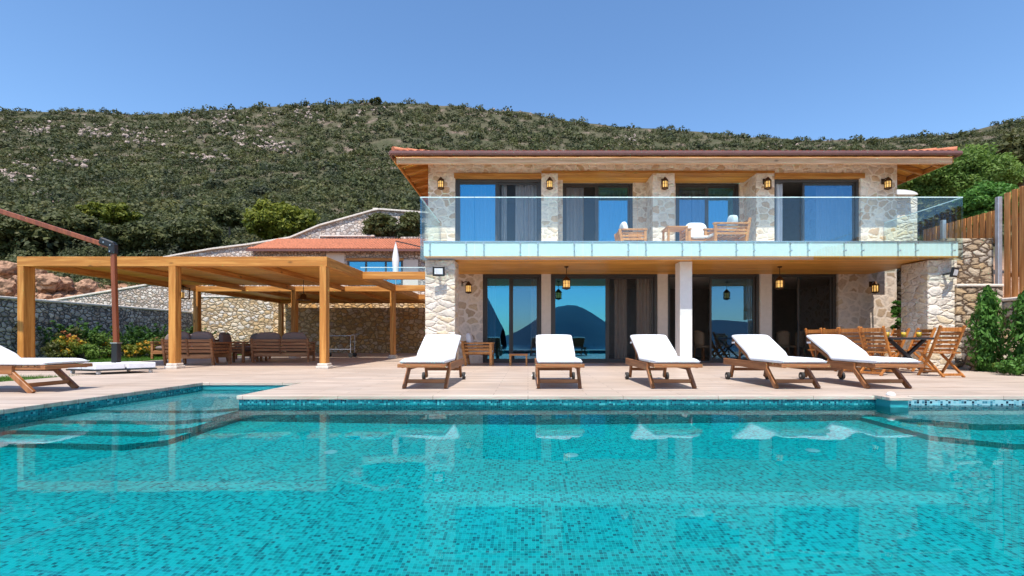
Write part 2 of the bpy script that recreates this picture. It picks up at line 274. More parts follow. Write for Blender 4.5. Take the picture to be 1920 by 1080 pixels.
# ------------------------------------------------------------ mesh helpers
class MB:
    def __init__(s): s.v = []; s.f = []; s.mi = []; s.cur = 0; s.smooth = []
    def add(s, vs, fs, smooth=False):
        b = len(s.v); s.v += [tuple(p) for p in vs]
        for f in fs: s.f.append([b+i for i in f]); s.smooth.append(smooth); s.mi.append(s.cur)
        return s
    def box(s, x0, x1, y0, y1, z0, z1):
        vs = [(x, y, z) for z in (z0, z1) for y in (y0, y1) for x in (x0, x1)]
        return s.add(vs, [(0, 2, 3, 1), (4, 5, 7, 6), (0, 1, 5, 4), (2, 6, 7, 3), (0, 4, 6, 2), (1, 3, 7, 5)])
    def bar(s, p, q, w, h, up=(0, 0, 1)):
        p, q = Vector(p), Vector(q); d = (q-p).normalized(); u = Vector(up)
        if abs(d.dot(u)) > .98: u = Vector((0, 1, 0))
        a = d.cross(u).normalized(); u = a.cross(d).normalized(); a *= w/2; u *= h/2
        vs = [p-a-u, p+a-u, p-a+u, p+a+u, q-a-u, q+a-u, q-a+u, q+a+u]
        return s.add(vs, [(0, 2, 3, 1), (4, 5, 7, 6), (0, 1, 5, 4), (2, 6, 7, 3), (0, 4, 6, 2), (1, 3, 7, 5)])
    def tube(s, pts, r, n=8, cap=True):
        pts = [Vector(p) for p in pts]; rr = r if hasattr(r, '__len__') else [r]*len(pts); vs = []; fs = []
        for i, p in enumerate(pts):
            d = (pts[min(i+1, len(pts)-1)]-pts[max(i-1, 0)]).normalized()
            u = Vector((0, 0, 1)) if abs(d.z) < .9 else Vector((1, 0, 0)); a = d.cross(u).normalized(); b = a.cross(d)
            for k in range(n):
                an = 2*math.pi*k/n; vs.append(p+(a*math.cos(an)+b*math.sin(an))*rr[i])
        for i in range(len(pts)-1):
            for k in range(n): fs.append((i*n+k, i*n+(k+1) % n, (i+1)*n+(k+1) % n, (i+1)*n+k))
        s.add(vs, fs, True)
        if cap:
            s.add(vs[:n], [tuple(range(n))]); s.add(vs[-n:], [tuple(range(n-1, -1, -1))])
        return s
    def lathe(s, prof, c=(0, 0, 0), n=14):
        vs = []; fs = []
        for r, z in prof:
            for k in range(n): a = 2*math.pi*k/n; vs.append((c[0]+r*math.cos(a), c[1]+r*math.sin(a), c[2]+z))
        for i in range(len(prof)-1):
            for k in range(n): fs.append((i*n+k, i*n+(k+1) % n, (i+1)*n+(k+1) % n, (i+1)*n+k))
        return s.add(vs, fs, True)
    def prism(s, poly, y0, y1):            # polygon in x, z extruded along y
        n = len(poly); vs = [(x, y0, z) for x, z in poly]+[(x, y1, z) for x, z in poly]
        return s.add(vs, [tuple(range(n)), tuple(range(2*n-1, n-1, -1))]+[(i, i+n, (i+1) % n+n, (i+1) % n) for i in range(n)])
    def prism_z(s, poly, z0, z1, top=None):
        n = len(poly); vs = [(x, y, z0) for x, y in poly]+[(x, y, z1) for x, y in poly]
        s.add(vs, [tuple(range(n-1, -1, -1)), tuple(range(n, 2*n))]+[(i, (i+1) % n, (i+1) % n+n, i+n) for i in range(n)])
        if top is not None: s.mi[-n-1] = top
        return s
    def pillow(s, c, sx, sy, sz, rot=None, p=3.2, n=10, crown=.25):  # stuffed cushion, superellipsoid-like slab
        vs = []; fs = []; c = Vector(c)
        def sp(a, e): return math.copysign(abs(a)**e, a)
        m = n*2
        for i in range(n+1):
            la = -math.pi/2+math.pi*i/n
            for k in range(m):
                lo = 2*math.pi*k/m; e = 2/p/1.6
                q = Vector((sx/2*sp(math.cos(la), .5)*sp(math.cos(lo), e), sy/2*sp(math.cos(la), .5)*sp(math.sin(lo), e), sz/2*sp(math.sin(la), .8)))
                if rot is not None: q = rot @ q
                vs.append(c+q)
        for i in range(n):
            for k in range(m): fs.append((i*m+k, i*m+(k+1) % m, (i+1)*m+(k+1) % m, (i+1)*m+k))
        return s.add(vs, fs, True)
    def build(s, name, mat, parent=None, bevel=0, loc=None, seg=1):
        me = bpy.data.meshes.new(name); me.from_pydata(s.v, [], s.f)
        for m in (mat if isinstance(mat, (list, tuple)) else [mat]): me.materials.append(m)
        me.polygons.foreach_set('use_smooth', s.smooth); me.polygons.foreach_set('material_index', s.mi)
        bm = bmesh.new(); bm.from_mesh(me); bmesh.ops.recalc_face_normals(bm, faces=bm.faces)
        if bevel:
            es = [e for e in bm.edges if len(e.link_faces) == 2 and e.calc_face_angle(0) > .5]
            bmesh.ops.bevel(bm, geom=es, offset=bevel, segments=seg, affect='EDGES', profile=.5, clamp_overlap=True)
        bm.to_mesh(me); bm.free(); me.update()
        o = bpy.data.objects.new(name, me); COL.objects.link(o)
        if parent: o.parent = parent
        return o
def tag(o, label, cat, group=None):
    o['label'] = label; o['category'] = cat; o['kind'] = 'thing'
    if group: o['group'] = group
    return o
def thing(name, label, cat, loc=(0, 0, 0), rz=0, group=None):
    o = bpy.data.objects.new(name, None); COL.objects.link(o); o.empty_display_size = .1
    o.location = loc; o.rotation_euler = (0, 0, rz); return tag(o, label, cat, group)
def struct(o): o['kind'] = 'structure'; return o
def stuff(o): o['kind'] = 'stuff'; return o
def dup(root, loc, rz, label, group=None):
    r = root.copy(); COL.objects.link(r); r.location = loc; r.rotation_euler = (0, 0, rz); r['label'] = label
    if group: r['group'] = group
    for ch in list(root.children):
        c = ch.copy(); COL.objects.link(c); c.parent = r
        for g in list(ch.children):
            d = g.copy(); COL.objects.link(d); d.parent = c
    return r
def npmesh(name, verts, faces, mat, parent=None, smooth=False):
    me = bpy.data.meshes.new(name); nv = len(verts); k = faces.shape[1]; nf = len(faces)
    me.vertices.add(nv); me.vertices.foreach_set('co', np.ascontiguousarray(verts, np.float32).ravel())
    me.loops.add(nf*k); me.loops.foreach_set('vertex_index', np.ascontiguousarray(faces, np.int32).ravel())
    me.polygons.add(nf); me.polygons.foreach_set('loop_start', np.arange(0, nf*k, k, dtype=np.int32)); me.polygons.foreach_set('loop_total', np.full(nf, k, np.int32))
    if smooth: me.polygons.foreach_set('use_smooth', np.ones(nf, bool))
    me.materials.append(mat); me.update(calc_edges=True); me.validate()
    o = bpy.data.objects.new(name, me); COL.objects.link(o)
    if parent: o.parent = parent
    return o
def leaves(cent, nrm, size, jit=.7, aspect=1.6, up=None):
    """one small leaf quad per centre, roughly facing nrm"""
    n = len(cent); nn = nrm+rng.normal(0, jit, (n, 3)); nn /= np.linalg.norm(nn, axis=1, keepdims=True)+1e-9
    a = np.cross(nn, rng.normal(0, 1, (n, 3)) if up is None else np.broadcast_to(up, (n, 3))+rng.normal(0, .3, (n, 3))); a /= np.linalg.norm(a, axis=1, keepdims=True)+1e-9
    b = np.cross(nn, a); s = np.broadcast_to(size, (n,))[:, None]*rng.uniform(.6, 1.3, (n, 1))
    a = a*s*.5; b = b*s*.5*aspect
    v = np.stack([cent-b, cent+a*.9, cent+b, cent-a*.9], 1).reshape(-1, 3)
    return v, np.arange(4*n).reshape(n, 4)
def join(parts):
    vs = []; fs = []; k = 0
    for v, f in parts: vs.append(v); fs.append(f+k); k += len(v)
    return np.concatenate(vs), np.concatenate(fs)
def crown(c, rad, nclump, nleaf, size, clump_r=.45, fill=.9, jit=.7):
    """irregular crown: leaf clumps spread through an ellipsoid, gaps between"""
    c = np.array(c); rad = np.array(rad); parts = []
    for _ in range(nclump):
        d = rng.normal(0, 1, 3); d /= np.linalg.norm(d); r = rng.uniform(.35, 1)**.5*fill
        cc = c+d*rad*r; cr = clump_r*rng.uniform(.6, 1.3)*min(rad)
        q = rng.normal(0, 1, (nleaf, 3)); q /= np.linalg.norm(q, axis=1, keepdims=True)
        rr = rng.uniform(.5, 1.08, (nleaf, 1)); p = cc+q*rr*cr*np.array([1.15, 1.15, .8])
        parts.append(leaves(p, q+np.array([0, 0, .4]), size, jit))
    return join(parts)
def tree(name, label, cat, base, c, rad, nclump, nleaf, size, leafm, group=None, tr=.12, clump_r=.45, limbs=6):
    t = thing(name, label, cat, base, 0, group); b = Vector(base); cl = Vector(c)-b
    v, f = crown(tuple(cl), rad, nclump, nleaf, size, clump_r); npmesh('crown', v, f, leafm, t)
    mb = MB(); fork = Vector((cl.x*.5, cl.y*.5, max(.15, cl.z-rad[2]*.7))); mb.tube([(0, 0, -.3), fork*.5+Vector((.05, 0, 0)), fork], [tr, tr*.8, tr*.6])
    for k in range(limbs):
        a = 2*math.pi*k/limbs+random.random(); e = cl+Vector((math.cos(a)*rad[0]*.65, math.sin(a)*rad[1]*.65, rad[2]*random.uniform(-.1, .6)))
        mb.tube([fork, (fork+e)/2+Vector((0, 0, rad[2]*.1)), e], [tr*.55, tr*.3, tr*.08], 6)
    mb.build('trunk', M['bark'], t); return t

# ------------------------------------------------------------ ground, hill, sea
def vnoise(x, y, s, seed=0):
    return np.array([mnoise.noise(Vector((a*s+seed, b*s-seed, seed*.37))) for a, b in zip(np.ravel(x), np.ravel(y))]).reshape(np.shape(x))
SK = [(-900, 240), (-300, 222), (0, 210), (130, 211), (260, 216), (350, 213), (420, 205), (560, 199), (700, 193), (800, 197), (900, 204), (1000, 214), (1100, 231), (1200, 243), (1300, 249), (1420, 259), (1520, 266), (1640, 264), (1750, 256), (1830, 243), (1920, 226), (2200, 190), (2900, 170)]
def hz(px, d):
    sk = (635-np.interp(px, [a for a, b in SK], [b for a, b in SK])+3)/880
    s0 = np.interp(px, [-900, 300, 800, 1700, 2900], [.19, .165, .15, .19, .3])
    t = np.clip((d-48)/252, 0, 1); s = s0+(sk-s0)*t**.62
    near = np.clip((d-25)/23, 0, 1); z48 = s0*48
    z = np.where(d < 48, -.1+(z48+.1)*(.32+.68*near), s*d)
    z = np.where(d < 26.5, -.1+(z48+.1)*.32*np.clip((d-26)/.5, 0, 1), z)
    return np.where(d > 300, sk*300-(d-300)*.25, z)
pxs = np.linspace(-900, 2900, 240); ds = np.concatenate([[26, 26.5], np.linspace(27.5, 48, 14), 48+252*np.linspace(.01, 1, 90)**1.5, [310, 330, 380, 450]])
PX, DD = np.meshgrid(pxs, ds); HX = (PX-990)/880*DD; HZ = hz(PX, DD)
amp = np.clip((DD-30)/40, 0, 1)*np.clip((330-DD)/30, 0, 1)
HZ = HZ+vnoise(HX, DD, .045, 3)*1.6*amp+vnoise(HX, DD, .16, 8)*.7*amp
nr, nc = PX.shape; idx = np.arange(nr*nc).reshape(nr, nc)
fs = np.stack([idx[:-1, :-1], idx[:-1, 1:], idx[1:, 1:], idx[1:, :-1]], -1).reshape(-1, 4)
struct(npmesh('hillside', np.stack([HX, DD, HZ], -1).reshape(-1, 3), fs, M['hill'], smooth=True))
def hill_z(x, y):
    return float(hz(np.array(990+880*x/y), np.array(y)))
# scrub on the hill: too many to count
N = 23000; px = rng.uniform(-750, 2750, N); u = rng.uniform(0, 1, N)**.8; d = 49+252*u**1.55
x = (px-990)/880*d; z = hz(px, d)+vnoise(x, d, .045, 3)*1.6*np.clip((d-30)/40, 0, 1)*np.clip((330-d)/30, 0, 1)
bare = vnoise(x, d, .028, 21)+.5*vnoise(x, d, .09, 5)+.25*vnoise(x, d, .25, 9)
lim = np.interp(u, [0, .4, .75, 1], [.85, .7, .58, .68]); keep = bare < lim; px, d, x, z, u = (a[keep] for a in (px, d, x, z, u)); N = len(x)
rad = np.clip(rng.lognormal(.36, .38, N), .5, 3.4)*np.interp(d, [50, 120, 300], [.75, .9, 1.1])
parts = []
for lo, hi, nl in ((0, 85, 230), (85, 150, 110), (150, 400, 60)):
    sel = (d >= lo) & (d < hi); n = sel.sum()
    if not n: continue
    q = rng.normal(0, 1, (n, nl, 3)); q[..., 2] = np.abs(q[..., 2])*1.1-.2; q /= np.linalg.norm(q, axis=2, keepdims=True)
    lob = 1+.28*np.sin(q[..., :1]*4+rng.uniform(0, 6, (n, 1, 1)))*np.cos(q[..., 1:2]*5+rng.uniform(0, 6, (n, 1, 1)))
    r_ = rad[sel][:, None, None]; c_ = np.stack([x[sel], d[sel], z[sel]+rad[sel]*.12], -1)[:, None, :]
    p = c_+q*r_*lob*rng.uniform(.75, 1.05, (n, nl, 1))*np.array([1.05, 1.05, .88])
    parts.append(leaves(p.reshape(-1, 3), q.reshape(-1, 3), np.repeat(rad[sel]*(2.7/math.sqrt(nl)), nl), .38, 1.2))
v, f = join(parts); stuff(npmesh('hillside_scrub', v, f, M['olive_leaf']))
# pale outcrop stones among the scrub
mb = MB()
def rock_mesh(mb, c, r, seed, flat=.7):
    bm = bmesh.new(); bmesh.ops.create_icosphere(bm, subdivisions=3 if r > .3 and c[1] < 20 else 2, radius=1)
    for w in bm.verts:
        k = 1+.5*mnoise.noise(w.co*1.3+Vector((seed, seed*2, 0)))+.32*abs(mnoise.noise(w.co*3+Vector((0, seed, 4))))+.2*mnoise.noise(w.co*7+Vector((seed, 0, 2)))
        w.co = Vector((c[0], c[1], c[2]))+Vector((w.co.x*k*r, w.co.y*k*r, w.co.z*k*r*flat))
    mb.add([w.co.copy() for w in bm.verts], [[w.index for w in f_.verts] for f_ in bm.faces]); bm.free()
k = 0; outs = [(265, 262, 60, 22), (420, 226, 50, 14), (560, 215, 60, 10), (70, 245, 50, 14), (30, 330, 60, 22), (450, 260, 60, 16), (510, 280, 40, 10), (180, 250, 40, 10), (700, 210, 40, 8), (380, 300, 60, 8), (100, 380, 30, 10), (950, 215, 30, 6), (1180, 262, 40, 6), (1500, 275, 60, 6), (130, 300, 60, 8)]
for ox, oy, sp, n in outs:
    for _ in range(n*4):
        a = ox+random.gauss(0, sp*.5); b = oy+random.gauss(0, sp*.16)
        dd = np.linspace(60, 298, 240); yy = 635-(hz(np.full(240, a), dd)-.72)/dd*880; j = int(np.argmin(abs(yy-b))); k += 1
        rock_mesh(mb, (X(a, dd[j]), dd[j], float(hz(np.array(a), dd[j]))+.75), random.uniform(.25, .95), k*.7, .9)
stuff(mb.build('hillside_outcrop_stones', plain('pale outcrop', (.38, .29, .245), .95, .2, var=.4, nscale=.8, bump=.8)))
g = MB()
for a, b_, c, e in ((-400, -5.7, -14, 60), (6.9, 400, -14, 60), (-5.7, 6.9, -14, -1.3), (-5.7, 6.9, 8.0, 60)): g.add([(a, c, -.45), (b_, c, -.45), (b_, e, -.45), (a, e, -.45)], [(0, 1, 2, 3)])
g.add([(-400, -14, -.45), (-400, -70, -24), (400, -70, -24), (400, -14, -.45)], [(0, 1, 2, 3)])
struct(g.build('ground', M['ground']))
g = MB(); g.add([(-9000, -9000, -20), (9000, -9000, -20), (9000, -50, -20), (-9000, -50, -20)], [(0, 1, 2, 3)]); struct(g.build('sea', M['sea']))
def island(x0, x1, y, peaks, dep):
    n = 90; m = 14; vs = []
    for j in range(m):
        w = math.sin(math.pi*j/(m-1))
        for i in range(n):
            xx = x0+(x1-x0)*i/(n-1); h = sum(a*math.exp(-((xx-c)/s)**2) for c, a, s in peaks)
            vs.append((xx, y-dep*j/(m-1), -25+h*w*(1+.18*mnoise.noise(Vector((xx*.004, j*.7, 1))))))
    v = np.array(vs); idx = np.arange(n*m).reshape(m, n)
    struct(npmesh('island', v, np.stack([idx[:-1, :-1], idx[:-1, 1:], idx[1:, 1:], idx[1:, :-1]], -1).reshape(-1, 4), M['island'], smooth=True))
island(-1500, 1900, -1700, [(170, 185, 190), (-520, 70, 330), (900, 105, 420)], 900)
island(-900, -60, -900, [(-120, 120, 60), (-260, 90, 110), (-480, 80, 220)], 420)

# ------------------------------------------------------------ terrace, lawn, pool
WZ = -.118
d_ = MB()
d_.box(-3.68, 6.62, 5.92, 24, -.05, 0); d_.box(6.62, 10.0, -3, 24, -.05, 0); d_.box(-5.36, -3.68, 7.73, 24, -.05, 0)
d_.box(-8.8, -5.36, -3, 9.3, -.05, 0); d_.box(-12.35, -5.36, 9.3, 24, -.05, 0); d_.box(-5.36, 6.62, -3, -1, -.05, 0); d_.box(10.0, 12, 11.0, 24, -.05, 0)
struct(d_.build('terrace', M['deck'], bevel=.006))
sub = MB(); sub.box(-12.3, -8.8, 9.36, 23.9, -.42, -.06); sub.box(7.05, 9.95, -2.9, 23.9, -.42, -.06); sub.box(-8.75, -5.85, -2.9, 9.28, -.42, -.06); struct(sub.build('terrace_base', M['plaster']))
b = MB()
b.box(-3.66, 7, 5.94, 6.3, -1.62, -.052); b.box(-3.66, -3.3, 6.3, 8.1, -1.62, -.052); b.box(-5.8, -3.66, 7.75, 8.1, -1.62, -.052); b.box(-5.8, -5.38, -1.4, 7.75, -1.62, -.052)
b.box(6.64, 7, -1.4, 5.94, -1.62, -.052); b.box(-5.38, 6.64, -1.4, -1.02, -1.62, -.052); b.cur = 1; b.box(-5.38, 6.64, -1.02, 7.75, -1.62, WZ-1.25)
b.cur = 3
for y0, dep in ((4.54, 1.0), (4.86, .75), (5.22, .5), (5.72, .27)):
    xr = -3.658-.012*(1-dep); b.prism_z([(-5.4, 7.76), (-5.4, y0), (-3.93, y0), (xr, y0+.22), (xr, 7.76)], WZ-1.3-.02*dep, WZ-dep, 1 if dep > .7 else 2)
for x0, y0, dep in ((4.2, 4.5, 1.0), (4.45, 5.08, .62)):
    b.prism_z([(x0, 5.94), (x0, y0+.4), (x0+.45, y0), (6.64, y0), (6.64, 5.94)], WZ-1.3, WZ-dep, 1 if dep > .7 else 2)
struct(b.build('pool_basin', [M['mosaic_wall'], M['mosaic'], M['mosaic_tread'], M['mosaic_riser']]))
b = MB(); b.box(4.66, 6.63, 5.9, 5.939, -.35, -.052); struct(b.build('pool_wall_glare', M['mosaic_glare']))  # thin sheet over the basin wall, sun glare in its colour
pr = MB(); pr.box(4.4, 4.62, 5.7, 5.94, -.62, -.03); o = pr.build('pool_pier', M['mosaic_wall']); tag(o, 'small turquoise mosaic pier jutting into the pool with white ball light', 'pier')
pr = MB(); pr.box(4.37, 4.65, 5.67, 5.96, -.03, .012); c1_ = pr.build('capstone', M['deck'], o, .006)
pr = MB(); pr.lathe([(0, .05), (.03, .045), (.05, .02), (.05, 0), (0, 0)], (4.5, 5.82, .012)); pr.build('ball_light', M['china'], o)
w = MB(); w.add([(-5.5, -1.1, WZ), (6.7, -1.1, WZ), (6.7, 5.99, WZ), (-3.5, 5.99, WZ), (-3.5, 7.8, WZ), (-5.5, 7.8, WZ)], [tuple(range(6))]); wo = struct(w.build('water', M['water']))
wo.data.flip_normals() if wo.data.polygons[0].normal.z < 0 else None
for k, (dx, dy, lab) in enumerate([(.44, 4.7, 'pale round inlet on the pool floor below the second lounger'), (2.84, 4.68, 'pale round inlet on the pool floor below the fourth lounger'), (-1.98, 4.71, 'pale round inlet on the pool floor before the pergola corner')]):
    o = MB().lathe([(0, .01), (.045, .01), (.065, .004), (.065, 0)], (0, 0, 0), 20).build('pool_inlet', M['inlet']); o.location = (dx, dy, WZ-1.249); tag(o, lab, 'pool inlet', 'round inlets on the pool floor')
lw = MB(); lw.box(-40, -12.35, 9.3, 24.2, -.42, -.04); lw.box(-40, -8.8, -6, 9.3, -.42, -.04); struct(lw.build('lawn', M['lawn']))
n = 52000; gx = rng.uniform(-17, -8.82, n); gy = rng.uniform(4.5, 23, n); ok = ~((gy > 9.28) & (gx > -12.37)); gx, gy = gx[ok], gy[ok]; n = len(gx)
h_ = rng.uniform(.03, .085, n); ang = rng.uniform(0, 6.28, n); lean = rng.normal(0, .025, (n, 2)); wd = .006
bx = np.cos(ang)*wd; by = np.sin(ang)*wd
v = np.stack([np.stack([gx-bx, gy-by, np.full(n, -.045)], -1), np.stack([gx+bx, gy+by, np.full(n, -.045)], -1), np.stack([gx+lean[:, 0], gy+lean[:, 1], -.04+h_], -1)], 1).reshape(-1, 3)
stuff(npmesh('grass', v, np.arange(3*n).reshape(n, 3), M['grass']))

# ------------------------------------------------------------ villa
villa = thing('villa', 'two storey pale stone villa with tiled roof and glass balcony', 'house', (0, 0, 0))
F = 13.9; U = 13.4; UR = 14.2; SZ0, SZ1 = 2.6, 3.0
def part(mb, name, mat, par=villa, bev=0, lab=None):
    o = mb.build(name, mat, par, bev)
    if lab: o['label'] = lab
    return o
# ground floor walls
part(MB().box(-2.6, X(905, F), F, F+.35, 0, 2.66), 'wall', M['wall_stone'])
part(MB().box(X(1572, F), 10.92, F, F+.35, 0, 3.3), 'wall', M['wall_stone'])
part(MB().box(-2.85, -2.6, F-.2, 20, 0, 2.66).box(10.6, 10.92, F+.35, 20, 0, 3.3).box(-2.6, 10.75, 19.7, 20, 0, 2.66), 'wall', M['wall_stone'])
for a, c in ((1015, 1033), (1233, 1252), (1425, 1447)):
    part(MB().box(X(a, F), X(c, F), F-.02, F+.3, 0, 2.66), 'pier', M['plaster'], bev=.01)
part(MB().box(X(905, F), X(1572, F), F+.02, F+.3, 2.645, 2.9), 'lintel', M['plaster'])
part(MB().box(X(797, 11.2), X(853, 11.2), 11.2, 11.8, 0, SZ0), 'pillar', M['pillar_stone'], bev=.015)
part(MB().box(X(1740, 11.2), X(1795, 11.2), 11.2, 12.02, 0, SZ0), 'pillar', M['pillar_stone'], bev=.015)
part(MB().box(X(1275, 11.6), X(1298, 11.6), 11.6, 11.98, 0, 2.63), 'column', M['white_plaster'], bev=.008)
# slab, soffit
part(MB().box(-2.45, 10.1, 11.02, F+.3, SZ0+.06, SZ1), 'balcony_slab', M['slab'])
sf = MB()
for i in range(22):
    y0 = 11.0+i*(F-11.0)/22; sf.box(-2.43, 10.08, y0, y0+(F-11.0)/22-.004, SZ0+.03, SZ0+.055)
part(sf, 'soffit', M['soffit_x'])
part(MB().box(-2.42, 10.08, U-2.38, U+.8, SZ1, SZ1+.012), 'balcony_floor', M['white_plaster'])
# upper walls
ZT = 5.75
def upper(x0, x1, y0, y1, z0, z1, nm='wall'): part(MB().box(x0, x1, y0, y1, z0, z1), nm, M['upper_stone'])
xa, xb, xc, xd, xe, xf = -2.85, X(853, U), X(1015, U), X(1452, U), X(1614, U), X(1682, U)
upper(xa, xb, U, U+.4, SZ1, ZT); upper(xb, xc, U, U+.4, 5.44, ZT); upper(xd, xe, U, U+.4, 5.44, ZT); upper(xe, xf, U, U+.4, SZ1, ZT)
upper(xa, xa+.35, U+.4, 21, 2.66, ZT); upper(xf-.35, xf, U+.4, 21, 3.3, ZT)
upper(xc, X(1046, U), U, U+.4, SZ1, 5.47, 'pillar'); upper(X(1224, U), X(1265, U), U, UR, SZ1, 5.47, 'pillar'); upper(X(1418, U), xd, U, UR, SZ1, 5.47, 'pillar')
part(MB().box(xc, xd, U, U+.35, 5.51, ZT), 'wall', M['upper_stone'])
part(MB().box(xc, xd, U-.02, U+.35, 5.44, 5.508), 'lintel', M['pine_x'])
part(MB().box(xb-.02, xc, U-.03, U+.3, 5.3, 5.438), 'lintel', M['pine_x']); part(MB().box(xd, xe+.1, U-.03, U+.3, 5.3, 5.438), 'lintel', M['pine_x'])
sf = MB()
for i in range(6): sf.box(xc+.02, xd-.02, U+.36+i*.08, U+.436+i*.08, 5.44, 5.47)
part(sf, 'recess_soffit', M['soffit_x'])
upper(X(1046, U), X(1054, UR), UR-.25, UR+.25, SZ1, 5.44); upper(X(1187, UR), X(1224, U), UR, UR+.25, SZ1, 5.44)
upper(X(1387, UR), X(1418, U)+.02, UR, UR+.25, SZ1, 5.44); upper(X(1046, U), xd, UR+.02, UR+.25, Z(340, UR), 5.44)
upper(X(1265, U)-.1, X(1267, UR), UR+.01, UR+.25, SZ1, 5.44)
# rooms behind the glass
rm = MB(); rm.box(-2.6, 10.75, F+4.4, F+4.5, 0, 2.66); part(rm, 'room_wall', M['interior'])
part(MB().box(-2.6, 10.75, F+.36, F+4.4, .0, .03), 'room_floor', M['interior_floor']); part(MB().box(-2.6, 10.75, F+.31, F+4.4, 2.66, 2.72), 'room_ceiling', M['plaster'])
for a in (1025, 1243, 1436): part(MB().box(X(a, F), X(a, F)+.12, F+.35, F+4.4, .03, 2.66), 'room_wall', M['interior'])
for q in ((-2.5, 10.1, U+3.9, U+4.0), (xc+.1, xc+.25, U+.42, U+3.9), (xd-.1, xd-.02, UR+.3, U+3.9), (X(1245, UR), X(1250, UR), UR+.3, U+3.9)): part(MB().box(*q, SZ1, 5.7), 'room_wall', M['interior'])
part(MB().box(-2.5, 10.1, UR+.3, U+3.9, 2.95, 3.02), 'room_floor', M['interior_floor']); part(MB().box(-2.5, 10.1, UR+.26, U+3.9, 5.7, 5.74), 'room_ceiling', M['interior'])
def curtain(x0, x1, y, z0, z1, mat, par, amp=.035, wl=.11):
    n = max(8, int((x1-x0)/wl*8)); vs = []; fs = []
    ph = random.random()*6
    for i in range(n+1):
        xx = x0+(x1-x0)*i/n; yy = y+amp*math.sin(xx/wl*6.28+ph)*(1+.4*math.sin(xx*9+ph)); vs += [(xx, yy, z0), (xx+.01*math.sin(xx*30), yy*1, z1)]
    for i in range(n): fs.append((2*i, 2*i+2, 2*i+3, 2*i+1))
    mb = MB(); mb.add(vs, fs, True); return mb.build('curtain', mat, par)
def window(px0, pxm, px1, Y, z0, z1, left, right, curtains=()):
    x0, xm, x1 = X(px0, Y), X(pxm, Y), X(px1, Y); w_ = .075; y0, y1 = Y+.06, Y+.2
    m = MB(); m.box(x0, x0+w_, y0, y1, z0, z1); m.box(x1-w_, x1, y0, y1, z0, z1); m.box(x0+w_, x1-w_, y0, y1, z1-w_, z1); m.box(x0+w_, x1-w_, y0, y1, z0, z0+.06)
    win = part(m, 'window', M['bronze'], bev=.005)
    for (a, c, kind, yy) in ((x0+w_, xm, left, y0+.03), (xm, x1-w_, right, y0+.075)):
        s = MB(); t_ = .06; ya, yb = yy, yy+.045
        s.box(a, a+t_, ya, yb, z0+.06, z1-w_); s.box(c-t_, c, ya, yb, z0+.06, z1-w_); s.box(a+t_, c-t_, ya, yb, z1-w_-t_, z1-w_); s.box(a+t_, c-t_, ya, yb, z0+.06, z0+.06+t_)
        if kind != 'open':
            s.build('sash', M['bronze'], win, .003)
            MB().box(a+t_, c-t_, yy+.018, yy+.026, z0+.06+t_, z1-w_-t_).build('pane', M[kind], win)
    for (a, c, yy, mat) in curtains: curtain(X(a, Y+yy), X(c, Y+yy), Y+yy, z0+.04, z1-.06, M[mat], win)
    MB().box(xm-.05, xm-.03, y0-.012, y0+.02, z0+.95, z0+1.25).build('handle', M['black_metal'], win)
    return win
GZ = 2.64
window(905, 958, 1015, F, .0, GZ, 'pane', 'pane_dark', [(912, 930, .3, 'curtain_white'), (995, 1012, .3, 'curtain_brown')])
window(1033, 1140, 1233, F, .0, GZ, 'pane', 'screen', [(1152, 1176, .6, 'curtain_brown'), (1194, 1231, .3, 'curtain_brown')])
window(1252, 1334, 1425, F, .0, GZ, 'open', 'pane_dark', [(1400, 1422, .35, 'curtain_grey')])
window(1447, 1500, 1570, F, .0, GZ, 'open', 'screen', [])
ZU = SZ1+.012
window(853, 932, 1015, U+.02, ZU, 5.3, 'pane', 'screen', [(862, 930, .5, 'curtain_white'), (940, 950, .3, 'curtain_grey'), (966, 1012, .3, 'curtain_grey')])
window(1054, 1120, 1187, UR, ZU, Z(341, UR), 'screen', 'pane', [(1058, 1094, .3, 'curtain_grey'), (1125, 1185, .6, 'curtain_white')])
window(1267, 1328, 1387, UR, ZU, Z(342, UR), 'pane_dark', 'pane', [(1272, 1384, .6, 'curtain_white')])
window(1452, 1510, 1614, U+.02, ZU, 5.3, 'open', 'pane_dark', [(1455, 1468, .3, 'curtain_grey'), (1530, 1600, .6, 'curtain_white')])
# roof
EX0, EX1, EY0, EY1, EZ, TN = -3.65, 11.55, 12.6, 21.4, 5.74, math.tan(R(16))
gx = np.arange(EX0, EX1+.01, .0475); gy = np.concatenate([np.arange(EY0, EY0+1.2, .08), np.linspace(EY0+1.25, EY1, 40)])
GX, GY = np.meshgrid(gx, gy); inn = np.minimum.reduce([GX-EX0, EX1-GX, GY-EY0, EY1-GY]); front = (GY-EY0 <= np.minimum(GX-EX0, EX1-GX)+.01)
GZr = EZ+TN*inn+np.where(front, .035*np.abs(np.sin(GX*math.pi/.19)), .035*np.abs(np.sin(GY*math.pi/.19)))+.02*((GY*3) % 1)*(inn < 9)
nr, nc = GX.shape; idx = np.arange(nr*nc).reshape(nr, nc); qf = np.stack([idx[:-1, :-1], idx[:-1, 1:], idx[1:, 1:], idx[1:, :-1]], -1).reshape(-1, 4)
npmesh('roof', np.stack([GX, GY, GZr], -1).reshape(-1, 3), qf, M['terracotta'], villa)
un = MB(); xm = [(EX0+.05, EY0+.05), (EX1-.05, EY0+.05), (EX1-.05, EY1-.05), (EX0+.05, EY1-.05)]; rh = (EY1-EY0)/2; rz_ = EZ-.1+TN*(rh-.05)
vs = [(a, c, EZ-.1) for a, c in xm]+[(EX0+rh, EY0+rh, rz_), (EX1-rh, EY0+rh, rz_)]
un.add(vs, [(0, 1, 5, 4), (2, 3, 4, 5), (1, 2, 5), (3, 0, 4)]); part(un, 'eave_boarding', M['soffit_x'])
